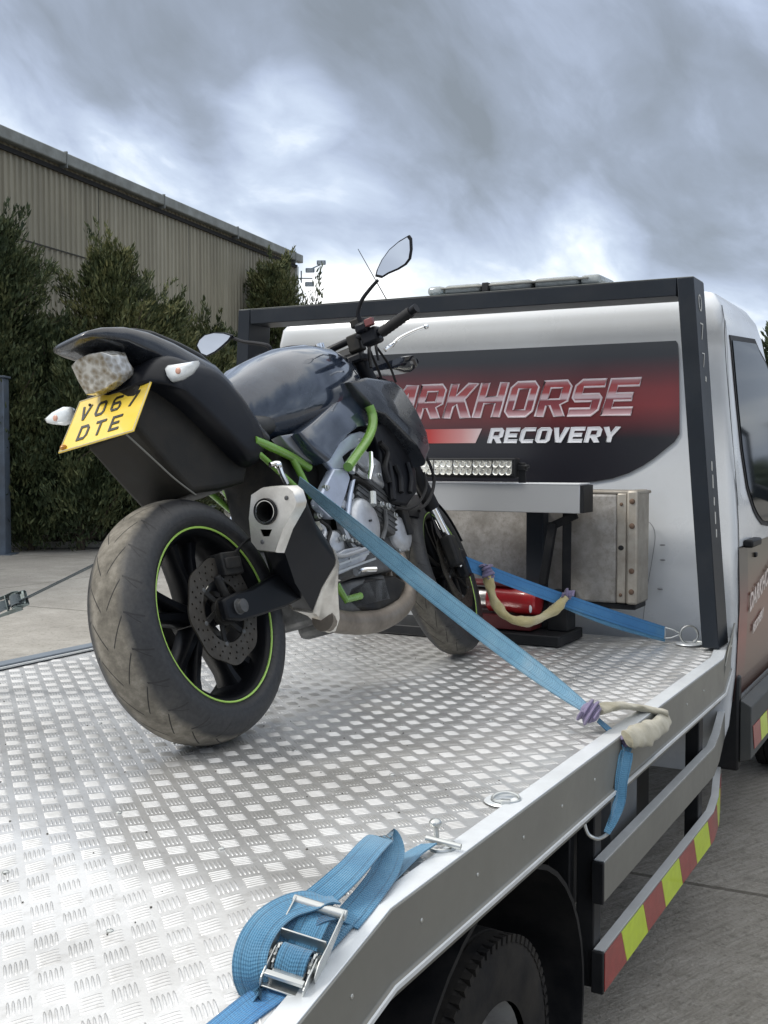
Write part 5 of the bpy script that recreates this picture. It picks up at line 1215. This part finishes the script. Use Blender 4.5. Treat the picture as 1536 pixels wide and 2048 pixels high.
mb = MB(); mb.tube([(-.11,.56,-.02), (-.20,.60,-.16), (-.285,.63,-.245)], .010, 10); mb.ball((-.29,.632,-.252), (.02,.03,.008)); mb.build('side_stand', satin, bike)
mb = MB(); mb.tube([(.055,.36,.10),(.06,.46,.30)], .030, 14); mb.build('shock_absorber', green, bike)
# small fasteners, cable ties and unions scattered over the engine side
for px, py, r_, s_ in ((655,975,.185,.007),(668,1010,.19,.008),(684,948,.175,.006),(700,930,.175,.006),(722,880,.172,.006),(765,1008,.19,.007),(778,1012,.18,.009),(792,1030,.17,.007),(648,1075,.165,.008),(690,1075,.17,.007),(700,1120,.165,.007),(660,1132,.17,.008),(742,1090,.165,.008),(720,1082,.17,.006),(640,1030,.16,.008),(760,950,.18,.006)):
    c_ = K(px, py, r_); mb = MB(); mb.lathe([(-.014,.001),(-.014,s_*1.35),(-.002,s_*1.35),(-.001,s_),(.004,s_*.95),(.005,.001)], 10, c_, close=False); mb.build('fastener', zinc, bike)
for pix, r_, rad, m_ in (([(705,905),(716,925),(730,935),(748,930)], .18, .007, eng), ([(712,940),(728,952),(742,948)], .18, .009, eng), ([(636,1050),(648,1062),(642,1085)], .17, .009, eng), ([(770,1020),(772,1050),(764,1080)], .175, .008, engd), ([(790,930),(800,955),(802,985)], .185, .010, satin), ([(815,925),(822,955),(820,985)], .185, .008, satin), ([(776,925),(782,960),(786,1000)], .185, .012, satin), ([(655,1100),(680,1112),(712,1104),(750,1090)], .172, .007, eng), ([(700,700),(712,720),(706,750),(700,775)], .06, .006, hs), ([(762,668),(752,690),(757,720)], .16, .005, hs), ([(745,672),(738,700),(742,735)], .14, .006, hs)):
    mb = MB(); mb.tube(spl([K(x, y, r_) for x, y in pix], 5), rad, 8); mb.build('pipe', m_, bike)
# bellypan / dark lower covers
plate_([(700,1172),(735,1155),(790,1150),(815,1165),(800,1200),(760,1222),(712,1220),(690,1198)], .12, .20, 'lower_cowl', mech, bev=.01, both=False)
# fork
for sg in (1, -1):
    x_ = sg*.103
    mb = MB(); mb.tube([(x_,1.430,-.015),(x_,1.300,.262)], .0155, 16); fk = mb.build('fork_slider', champ if False else chrome, bike)
    mb = MB(); mb.tube([(x_,1.325,.208),(x_,1.07,.755)], [.027,.026], 18); mb.build('fork_leg', satin, bike)
    mb = MB(); mb.box((x_-.02,1.415,-.06),(x_+.02,1.475,.045)); mb.build('fork_foot', satin, bike, bevel=.01)
    mb = MB(); mb.box((x_-.02+sg*-.0,1.33,-.015),(x_+.026,1.40,.10), Matrix.Translation((0,0,0))); mb.build('front_caliper', mech, bike, bevel=.012, seg=3)
mb = MB(); mb.box((-.13,1.165,.44),(.13,1.24,.475)); mb.box((-.13,1.05,.735),(.13,1.13,.765)); mb.build('fork_yoke', satin, bike, bevel=.008)
mb = MB(); rings = []
for i in range(17):
    t = R(22+i*7.0); rr_ = .311; w_ = .064
    q = [Vector((w_*s, 1.455+rr_*math.cos(t)*(1-.03*s*s*0)-(.03*s*s)*math.cos(t), -.015+(rr_-.03*s*s)*math.sin(t))) for s in (-1,-.6,-.2,.2,.6,1)]
    q2 = [Vector((p.x*.95, 1.455+(p.y-1.455)*.985, -.015+(p.z+.015)*.985)) for p in q[::-1]]; rings.append(q+q2)
mb.loft(rings); mb.build('front_fender', satin, bike, smooth=60)
for sg in (1, -1):
    mb = MB(); mb.prism([(sg*.066,1.40,.21),(sg*.066,1.50,.19),(sg*.075,1.40,.05),(sg*.075,1.35,.12)], (sg*.004,0,0)); mb.build('fender_stay', satin, bike)
# steering turned a little to the left: everything below the yoke turns about the steering axis
Rst = Matrix.Translation((0,1.41,-.015)) @ Matrix.Rotation(R(10), 4, Vector((0,-.42,.907)).normalized()) @ Matrix.Translation((0,-1.41,.015))
for o in list(bike.children):
    if o.name.split('.')[0] in ('front_tyre','fork_slider','fork_leg','fork_foot','front_caliper','front_fender','fender_stay'): o.matrix_basis = Rst @ o.matrix_basis
# headlight and instruments
mb = MB(); mb.loft([sec(1.18,.10,.70,.50), sec(1.26,.125,.72,.47), sec(1.36,.115,.69,.47), sec(1.43,.08,.64,.50), sec(1.45,.05,.60,.53)]); mb.build('headlight_cowl', dusty, bike, smooth=60)
mb = MB(); mb.loft([sec(1.431,.07,.63,.51), sec(1.456,.052,.60,.53), sec(1.462,.02,.57,.55)]); mb.build('headlight_glass', glass, bike, smooth=60)
vz = [KA(x, y, 1.30) for x, y in ((730,748),(745,738),(775,726),(812,712),(826,711),(822,724),(808,736),(790,741),(760,745))]
mb = MB(); c_ = sum(vz, Vector())/len(vz); mb.loft([[c_+(p-c_)*.8+Vector((0,-.03,0)) for p in vz], vz, [c_+(p-c_)*.9+Vector((0,.06,-.01)) for p in vz]]); mb.build('instrument_visor', gloss, bike, smooth=40)
mb = MB(); mb.loft([sec(1.16,.06,.80,.755,4), sec(1.19,.065,.83,.75,4), sec(1.21,.06,.83,.76,4)]); mb.build('instrument_panel', mech, bike, smooth=40)
# bars and controls
for sg in (1, -1):
    mb = MB(); mb.tube(spl([(0,1.075,.815),(sg*.07,1.075,.818),(sg*.15,1.055,.812),(sg*.22,1.01,.790),(sg*.30,.985,.785)], 5), .0125, 12); mb.build('handlebar', satin, bike)
    g0 = Vector((sg*.255,.992,.780)); g1 = Vector((sg*.385,.968,.800))
    mb = MB(); pts = [g0+(g1-g0)*(i/16) for i in range(17)]; mb.tube(pts, [.0185 if i % 2 else .0170 for i in range(17)], 14); gr_ = mb.build('grip', mat('grip_rubber', (.012,.012,.013), .7, bump=.3, bscale=200), bike)
    mb = MB(); mb.tube([g1, g1+(g1-g0).normalized()*.025], [.013,.015], 12); mb.build('bar_end', satin, gr_)
    mb = MB(); mb.box((sg*.205-.03,.985,.758),(sg*.205+.035,1.035,.812)); mb.box((sg*.19-.02,.97,.80),(sg*.19+.03,1.0,.835)); mb.build('switch_housing', satin, bike, bevel=.01)
    mb = MB(); mb.box((sg*.165-.025,1.01,.835),(sg*.165+.022,1.055,.865)); mb.build('reservoir', mech, bike, bevel=.006)
    mb = MB(); mb.box((sg*.12-.03,1.05,.77),(sg*.12+.02,1.09,.83)); mb.build('bar_clamp', mech, bike, bevel=.006)
    L_ = [K(770,700,.23), K(784,690,.25), K(800,676,.28), K(828,662,.33), K(852,653,.37)]
    mb = MB(); mb.tube(spl([(sg*p.x, p.y, p.z) for p in L_], 5), [.0075]*6+[.006]*15, 10); mb.ball((sg*L_[-1].x, L_[-1].y, L_[-1].z), .009); mb.build('lever', chrome, bike)
mb = MB(); mb.box((.215,.965,.81),(.245,.985,.835)); mb.build('kill_switch', mat('dull_red_switch', (.16,.05,.05), .4), bike, bevel=.003)
mb = MB(); mb.tube([(-.0,1.03,.80),(0,1.03,.835)], .016, 12); mb.lathe([(0,.0),(0,.018),(.008,.018),(.010,.0)], 6, (0,1.075,.765), axis='z', close=False); mb.build('steering_nut', chrome, bike)
# mirrors
def mirror(stem, poly, a, name='mirror'):
    mb = MB(); P = [KA(x, y, a) for x, y in poly]; c_ = sum(P, Vector())/len(P)
    mb.loft([[c_+(p-c_)*k_+Vector((0,da,0)) for p in P] for da, k_ in ((0,.97),(.006,1.0),(.018,.86),(.028,.5))]); o = mb.build(name, satin, bike, smooth=50)
    mb = MB(); mb.prism([c_+(p-c_)*.88+Vector((0,-.0006,0)) for p in P], (0,-.001,0)); mb.build('mirror_glass', mirm, o)
    S_ = spl(stem, 6); mb = MB(); mb.tube(S_, list(np.linspace(.0085, .0055, len(S_))), 10); mb.build('mirror_stem', satin, o); return o
mirror([KA(728,672,1.02), KA(722,648,1.015), KA(716,625,1.01), KA(724,600,1.01), KA(740,578,1.012), KA(756,560,1.012)], [(749,553),(752,541),(762,520),(778,498),(798,481),(818,469),(823,476),(824,498),(821,517),(812,529),(796,539),(775,548),(762,556)], 1.0)
mirror([KA(560,722,1.02), KA(544,705,1.015), KA(536,692,1.01), KA(515,687,1.01), KA(485,683,1.01), KA(462,674,1.01)], [(391,692),(396,680),(408,669),(428,664),(450,665),(466,670),(460,679),(446,692),(430,705),(412,714),(400,709)], 1.0)
# ================================================================== STRAPS
def web_mat(name, c0, c1, c2):
    m = bpy.data.materials.new(name); m.use_nodes = True; g = NG(m.node_tree); b = m.node_tree.nodes['Principled BSDF']
    co = g.coord('Object'); n = g.noise(co, 7, 5, .65); n2 = g.noise(co, 420, 2, .5)
    c = g.ramp(n, [(.3, c0), (.52, c1), (.75, c2)]); c = g.mix(g.mapr(n2, .35, .65, 0, .35), c, tuple(v*.55 for v in c1))
    aw = g.new('ShaderNodeAttribute', attribute_name='across').outputs['Fac']; al = g.new('ShaderNodeAttribute', attribute_name='along').outputs['Fac']
    ab = g.math('ABSOLUTE', aw)
    st = g.math('MAXIMUM', g.math('LESS_THAN', g.math('ABSOLUTE', g.math('SUBTRACT', ab, .52)), .05), g.math('GREATER_THAN', ab, .90))
    rib = g.math('SINE', g.math('ADD', g.math('MULTIPLY', al, 1150), g.math('MULTIPLY', ab, 7))); cord = g.math('SINE', g.math('MULTIPLY', aw, 46))
    c = g.mix(g.math('MULTIPLY', st, .45), c, tuple(v*.42 for v in c0)); c = g.mix(g.mapr(g.noise(co, 2.3, 5, .7), .5, .68, 0, .5), c, c2)
    g.put(b.inputs['Base Color'], c); b.inputs['Roughness'].default_value = .78; b.inputs['Sheen Weight'].default_value = .25
    g.put(b.inputs['Normal'], g.bump(g.math('ADD', g.math('ADD', g.math('MULTIPLY', rib, .6), g.math('MULTIPLY', cord, .6)), n2), .7, .0009)); return m
blue = web_mat('blue_webbing', (.040,.145,.26), (.065,.215,.36), (.14,.30,.43))
faded = web_mat('faded_blue_webbing', (.10,.26,.39), (.17,.36,.50), (.32,.45,.53))
brightb = web_mat('bright_blue_webbing', (.025,.15,.36), (.04,.19,.42), (.08,.25,.44))
dullb = web_mat('grimy_dark_webbing', (.035,.055,.065), (.05,.075,.09), (.08,.10,.11))
purple = web_mat('purple_wrap', (.09,.075,.14), (.155,.13,.23), (.25,.22,.33))
cream = web_mat('cream_sleeve', (.20,.18,.11), (.36,.335,.25), (.52,.50,.42))
creamy = web_mat('yellowed_sleeve', (.36,.30,.11), (.44,.38,.19), (.50,.46,.33))
def T(name, p, label, cat, group=None): return thing(name, tuple(p), label, cat, group)
def lerpw(P, n): return [P[0]+(P[1]-P[0])*(i/n) for i in range(n+1)]
# 1. main strap from the tail of the motorcycle across to the side rail
S0 = BW(K(598, 962, .165)); E0_ = onx(1182, 1424, -.915)
st1 = T('ratchet_strap', E0_, 'long faded blue strap from the motorcycle rear frame over the side rail', 'strap', 'blue webbing straps')
pts = []; wv = []; n = 22; dirv = (E0_-S0).normalized()
for i in range(n+1):
    t = i/n; p = S0+(E0_-S0)*t-Vector((0,0,.014*math.sin(math.pi*t))); pts.append(p)
    perp = dirv.cross((_C-p).normalized()).normalized()
    ang = R(66)*(1-t)**2.2+R(-68)*max(0, (t-.62)/.38)**1.6
    wv.append(Matrix.Rotation(ang, 3, dirv) @ perp)
mb = MB(); mb.ribbon(pts, wv, .053, .0022); wb1 = mb.build('webbing', faded, st1, smooth=40)
mb = MB(); mb.ribbon([p+wv[i].cross(dirv)*.0 + wv[i]*.0 for i, p in enumerate(pts)], wv, .0505, .0005)
# the part that drops over the rail
D_ = [onx(1196, 1440, -.895), onx(1232, 1472, -.85), onx(1252, 1490, -.812), onx(1250, 1520, -.808), onx(1243, 1560, -.808), onx(1238, 1600, -.806), onx(1226, 1635, -.806), onx(1214, 1662, -.812)]
mb = MB(); P_ = spl(D_, 5); W_ = [Vector((.1, 1, .25)) for _ in P_]; ws = list(np.interp(np.linspace(0, 1, len(P_)), [0,.25,.4,.6,.8,1], [.018,.028,.046,.040,.034,.020])); mb.ribbon(P_, W_, ws, .003); mb.build('webbing_tail', blue, st1, smooth=40)
mb = MB(); P2 = [p+Vector((.004, -.012-.006*math.sin(i*.3), 0)) for i, p in enumerate(P_[12:])]; mb.ribbon(P2, [Vector((.75, .6, .1))]*len(P2), [w*.8 for w in ws[12:]], .0025); mb.build('webbing_fold', blue, st1, smooth=40)
mb = MB(); h_ = D_[-1]; mb.tube(spl([h_+Vector((.002,.03,.006)), h_+Vector((.003,.0,-.004)), h_+Vector((.001,-.05,-.002)), h_+Vector((-.006,-.078,.004)), h_+Vector((-.022,-.088,.018)), h_+Vector((-.034,-.09,.06))], 6), .0048, 8); mb.build('hook', zinc, st1)
# purple knot and cream sleeve at that end
sl1 = T('strap_sleeve', onx(1260, 1440, -.82), 'grubby cream fabric sleeve with purple cuffs, folded over the side rail beside the strap', 'strap sleeve', 'fabric strap sleeves')
def wrapknot(c, ax, r, w, name, parent, turns=4):
    ax = Vector(ax).normalized(); u = ax.cross(Vector((0,0,1))).normalized(); v = ax.cross(u); mb = MB(); pts = []
    for i in range(turns*14+1):
        t = i/(turns*14); a_ = t*turns*2*math.pi; rr = r*(.82+.18*math.sin(a_*.37+1)+.06*math.sin(a_*2.3)); pts.append(Vector(c)+ax*(t-.5)*w+u*rr*math.cos(a_)+v*rr*math.sin(a_))
    mb.tube(pts, [.0085+.0015*math.sin(i*.9) for i in range(len(pts))], 8, flat=.55); mb.ball(c, (r*.95, r*.95, r*.95)); return mb.build(name, purple, parent, smooth=60)
wrapknot(onx(1180, 1425, -.905), (.8, .1, -.5), .028, .034, 'purple_cuff', sl1, 5)
wrapknot(onx(1252, 1480, -.812), (.2, .2, -1), .013, .026, 'purple_cuff', sl1, 3)
q = [onx(1192, 1422, -.895), onx(1225, 1412, -.88), onx(1262, 1413, -.86), onx(1295, 1420, -.838), onx(1326, 1430, -.812), onx(1322, 1448, -.795), onx(1296, 1464, -.79), onx(1272, 1474, -.795), onx(1255, 1478, -.80)]
mb = MB(); P_ = spl(q, 7); rs = [.023+.004*math.sin(i*.31)+.0015*math.sin(i*1.3)+.006*min(1, i/30) for i in range(len(P_))]
def crumple(P_, rs, name, m, parent, flat=.62, n=16, amp=.14, seed=3):
    r_ = np.random.default_rng(seed); ph = r_.random(4)*6; mb = MB(); rings = []; up = None
    for i, p in enumerate(P_):
        t = (P_[min(i+1, len(P_)-1)]-P_[max(i-1, 0)]).normalized()
        if up is None: up = Vector((0,0,1))
        up = (up-t*up.dot(t)).normalized(); s_ = t.cross(up)
        rings.append([p+(up*math.cos(a)*flat+s_*math.sin(a))*rs[i]*(1+amp*math.sin(3*a+i*.7+ph[0])+amp*.7*math.sin(5*a-i*1.1+ph[1])) for a in np.linspace(0, 2*math.pi, n+1)[:-1]])
    mb.loft(rings); return mb.build(name, m, parent, smooth=70)
crumple(P_, rs, 'sleeve_fabric', cream, sl1, flat=.42, amp=.07)
# 2. front strap to the ring by the headboard
S2 = BW(K(905, 1116, .075)); E2 = ony(1330, 1266, 4.355)
st2 = T('ratchet_strap', E2, 'bright blue strap from the front wheel to the ring by the headboard', 'strap', 'blue webbing straps')
n = 14; pts = [S2+(E2-S2)*(i/n)-Vector((0,0,.010*math.sin(math.pi*i/n))) for i in range(n+1)]
mb = MB(); mb.ribbon(pts, [Vector((.05,.15+.2*math.sin(i*.4),1)) for i in range(n+1)], .048, .0024); mb.build('webbing', brightb, st2, smooth=40)
pt2 = [S2+(E2-S2)*(i/n)-Vector((0,-.006,.020+.016*math.sin(math.pi*(i-6)/(n-6)))) for i in range(6, n+1)]
mb = MB(); mb.ribbon(pt2, [Vector((.05,.3,1))]*len(pt2), .030, .0022); mb.build('doubled_webbing', blue, st2, smooth=40)
mb = MB(); rg = rc_+Vector((-.030,0,.036))
mb.tube([E2+Vector((0,0,.022)), E2+Vector((.030,.005,.014)), rg], .0028, 8); mb.tube([E2+Vector((0,0,-.020)), E2+Vector((.02,.005,-.018)), rg], .0028, 8); mb.tube([E2+Vector((0,0,.024)), E2+Vector((0,0,-.022))], .003, 8); mb.build('wire_hook', zinc, st2)
sl2 = T('strap_sleeve', ony(1050, 1240, 4.0), 'yellowed cream sleeve with purple cuffs sagging below the front strap, before the red winch motor', 'strap sleeve', 'fabric strap sleeves')
def fy(px): return 3.86+(px-975)/(1330-975)*(4.355-3.86)-.03
q = [ony(x, y, fy(x)) for x, y in ((977,1150),(980,1175),(988,1200),(1003,1224),(1028,1240),(1058,1243),(1090,1232),(1115,1214),(1132,1194))]
P_ = spl(q, 6); crumple(P_, [.0185+.0035*math.sin(i*.5) for i in range(len(P_))], 'sleeve_fabric', creamy, sl2, flat=.9, seed=8, amp=.10)
wrapknot(ony(975, 1142, fy(975)), (.25, 0, -1), .018, .05, 'purple_cuff', sl2); wrapknot(ony(1136, 1188, fy(1136)), (1, .3, -.35), .015, .034, 'purple_cuff', sl2, 3)
# 3. strap to the left rail
S3 = BW((-.17, .45, .335)); E3 = onx(-250, 1345, -2.985)
st3 = T('ratchet_strap', E3, 'grimy dark strap with pale ratchet left of the rear tyre', 'strap', 'blue webbing straps')
pts = [S3+(E3-S3)*(i/10) for i in range(11)]
mb = MB(); mb.ribbon(pts, [Vector((0, 1, .12))]*11, .045, .0025); mb.build('webbing', dullb, st3, smooth=40)
def ratchet(c, fwd, up, parent, s=1.0, m=zinc, open_=55, wm_=None):
    # two side frames, spindle with ratchet wheels, handle arms and grip
    fwd = Vector(fwd).normalized(); up = Vector(up); up = (up-fwd*up.dot(fwd)).normalized(); sd = fwd.cross(up); M = Matrix((sd, fwd, up)).transposed().to_4x4(); M.translation = Vector(c)
    root = None
    def B(mb, name, mm=m, **k):
        nonlocal root
        mb.v = [tuple(M @ (Vector(v)*s)) for v in mb.v]; o = mb.build(name, mm, root or parent, **k); root = root or o; return o
    mb = MB()
    for sg in (-1, 1):
        poly = [(-.050,-.004),(-.050,.012),(-.030,.022),(.0,.030),(.018,.024),(.030,.012),(.052,.010),(.056,-.004)]
        mb.prism([(sg*.031, y, z) for y, z in poly], (sg*.003, 0, 0))
    mb.box((-.031,-.05,-.004), (.031,-.02,-.001)); mb.tube([(-.034,.045,.003),(.034,.045,.003)], .0045, 10)
    B(mb, 'ratchet_frame', bevel=.0012)
    for sg in (-1, 1):
        mb = MB(); ring = []
        for k in range(24): t = 2*math.pi*k/24; r_ = .021 if k % 2 else .0165; ring.append((sg*.0265, r_*math.cos(t), .012+r_*math.sin(t)))
        mb.prism(ring, (sg*.003, 0, 0)); B(mb, 'ratchet_wheel')
    mb = MB(); mb.tube([(-.038,0,.012),(.038,0,.012)], .009, 14); B(mb, 'spindle')
    mb = MB(); mb.ribbon([(0, (.0115+.0006*k)*math.cos(k*.42), .012+(.0115+.0006*k)*math.sin(k*.42)) for k in range(30)], (1,0,0), .046, .0022); mb.ribbon([(0,.028,.018),(0,.05,.028),(0,.075,.034),(0,.10,.036)], (1,0,0), .046, .0022); B(mb, 'wound_webbing', wm_ or blue, smooth=40)
    mb = MB(); mb.box((-.024,-.040,.010), (.024,-.014,.014)); mb.box((-.03,-.046,.012), (.03,-.036,.018)); B(mb, 'pawl', bevel=.001)
    ca, sa = math.cos(R(open_)), math.sin(R(open_))
    def H(x, d, o): return (x, -sa*0+ca*d-sa*o, .012+sa*d+ca*o)
    mb = MB()
    for sg in (-1, 1): mb.prism([H(sg*.038, a, b) for a, b in ((-.020,-.016),(-.022,.012),(.0,.022),(.03,.016),(.10,.010),(.108,0),(.10,-.009),(.03,-.014))], (sg*.0028, 0, 0))
    B(mb, 'handle_arm', bevel=.001)
    mb = MB(); mb.tube([H(-.043,.10,0), H(.043,.10,0)], .0085, 14); B(mb, 'handle_grip')
    mb = MB(); mb.bar(H(-.036,.035,.004), H(.036,.035,.004), .03, .003, up=H(0,1,0)); B(mb, 'release_plate', bevel=.001)
    return root
rp3 = onp(12, 1208, S3, (E3-S3).normalized().cross(Vector((0,1,.12))).normalized()); rp3 = S3+(E3-S3)*((rp3-S3).dot((E3-S3).normalized())/(E3-S3).length)
paler = mat('pale_green_zinc', (.20,.25,.25), .5, metal=.4, var=.3, vscale=50, dirt=(.14,.13,.10), dirtamt=.5, dscale=30)
ratchet(rp3, (E3-S3), (.2, -1, .5), st3, .72, paler, 12, dullb)
# 4. loose strap lying on the tail of the deck
def dk_(y): return tailz(y)
lo_ = T('ratchet_strap', onz(600, 1900, .93), 'loose looped blue strap with open steel ratchet lying on the foreground deck', 'strap', 'blue webbing straps')
CR = Vector((math.cos(YAW), math.sin(YAW), 0))
def od(px, py, h):
    z_ = .93
    for _ in range(30): q = onz(px, py, z_); z_ = smz(q.y)+h
    return onz(px, py, z_)
A_ = [od(600,1930,.012), od(650,1880,.012), od(715,1812,.010), od(775,1752,.008), od(820,1712,.012), od(858,1688,.022)]
mb = MB(); P_ = spl(A_, 6); mb.ribbon(P_, [Vector((1, -.15, -.12+.5*t)) for t in np.linspace(0, 1, len(P_))], .047, .0028); mb.build('lower_webbing', blue, lo_, smooth=40)
B_ = [od(620,1812,.045), od(664,1775,.05), od(705,1736,.056), od(742,1694,.060), od(762,1677,.056), od(778,1683,.048), od(782,1706,.036), od(768,1745,.024), od(735,1792,.018), od(690,1846,.016)]
mb = MB(); P_ = spl(B_, 6); mb.ribbon(P_, [CR+Vector((0,0,-.16))]*len(P_), .047, .0028); mb.build('standing_loop', blue, lo_, smooth=40)
C_ = [od(672,1800,.050), od(630,1800,.060), od(580,1812,.066), od(540,1838,.068), od(513,1875,.064), od(500,1915,.052), od(500,1950,.032), od(508,1975,.010), od(525,1984,.004), od(550,1970,.006), od(572,1940,.012)]
mb = MB(); P_ = spl(C_, 6); mb.ribbon(P_, [CR+Vector((0,0,-.10))]*len(P_), .050, .0028); mb.build('curled_loop', blue, lo_, smooth=40)
C2 = [od(660,1822,.045), od(620,1832,.050), od(585,1852,.048), od(560,1884,.038), od(548,1920,.024), od(552,1955,.012)]
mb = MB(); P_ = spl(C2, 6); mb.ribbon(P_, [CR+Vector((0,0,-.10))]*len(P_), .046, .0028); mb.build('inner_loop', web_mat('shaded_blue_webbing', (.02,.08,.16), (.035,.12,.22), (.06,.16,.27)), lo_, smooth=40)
Dt = [od(575,1958,.006), od(535,1990,.004), od(500,2015,.004), od(462,2046,.004), od(405,2092,.004), od(330,2150,.004)]
mb = MB(); P_ = spl(Dt, 5); mb.ribbon(P_, [Vector((.93, .2, -.03))]*len(P_), .052, .0028); mb.build('webbing_tail', brightb, lo_, smooth=40)
rcen = od(588, 1938, .014); hdir = od(652, 1775, .055)-od(585, 1940, .014)
ratchet(rcen, (hdir.x, hdir.y, smz(hdir.y+rcen.y)-smz(rcen.y)), (.25,-.22,1), lo_, 1.0, zinc, 17)
# end fitting of the loose strap: shackle with two pins
mb = MB(); mb.tube([od(852,1676,.026), od(922,1694,.018)], .0058, 12); sh_ = mb.build('end_fitting', zinc, lo_)
mb = MB(); mb.tube([od(874,1690,.006), od(872,1652,.040)], .0052, 10); mb.build('shackle_pin', zinc, sh_)
mb = MB(); mb.ball(od(871,1646,.046), (.0125,.0125,.009), 12, 8); mb.build('pin_head', zinc, sh_)
mb = MB(); c_ = od(885,1697,.006); mb.tube([c_+Vector((.022*math.cos(t), .028*math.sin(t), .004)) for t in np.linspace(0, 2*math.pi, 20)[:-1]], .0042, 8, closed=True); mb.build('ring', zinc, sh_)
# grit and small chips on the deck
mb_ = mat('grit', (.10,.095,.085), .9, var=.5, vscale=80)
mb = MB(); r_ = np.random.default_rng(5)
for i in range(230):
    y = r_.uniform(.9, 4.2); x_ = r_.uniform(-2.9, -.9); s_ = r_.uniform(.0010, .0026); mb.ball((x_, y, smz(y)+.001), (s_, s_*1.3, s_*.7), 5, 4)
tag(mb.build('grit', mb_), 'small dark specks of grit scattered over the treadplate deck', 'grit', kind='stuff')
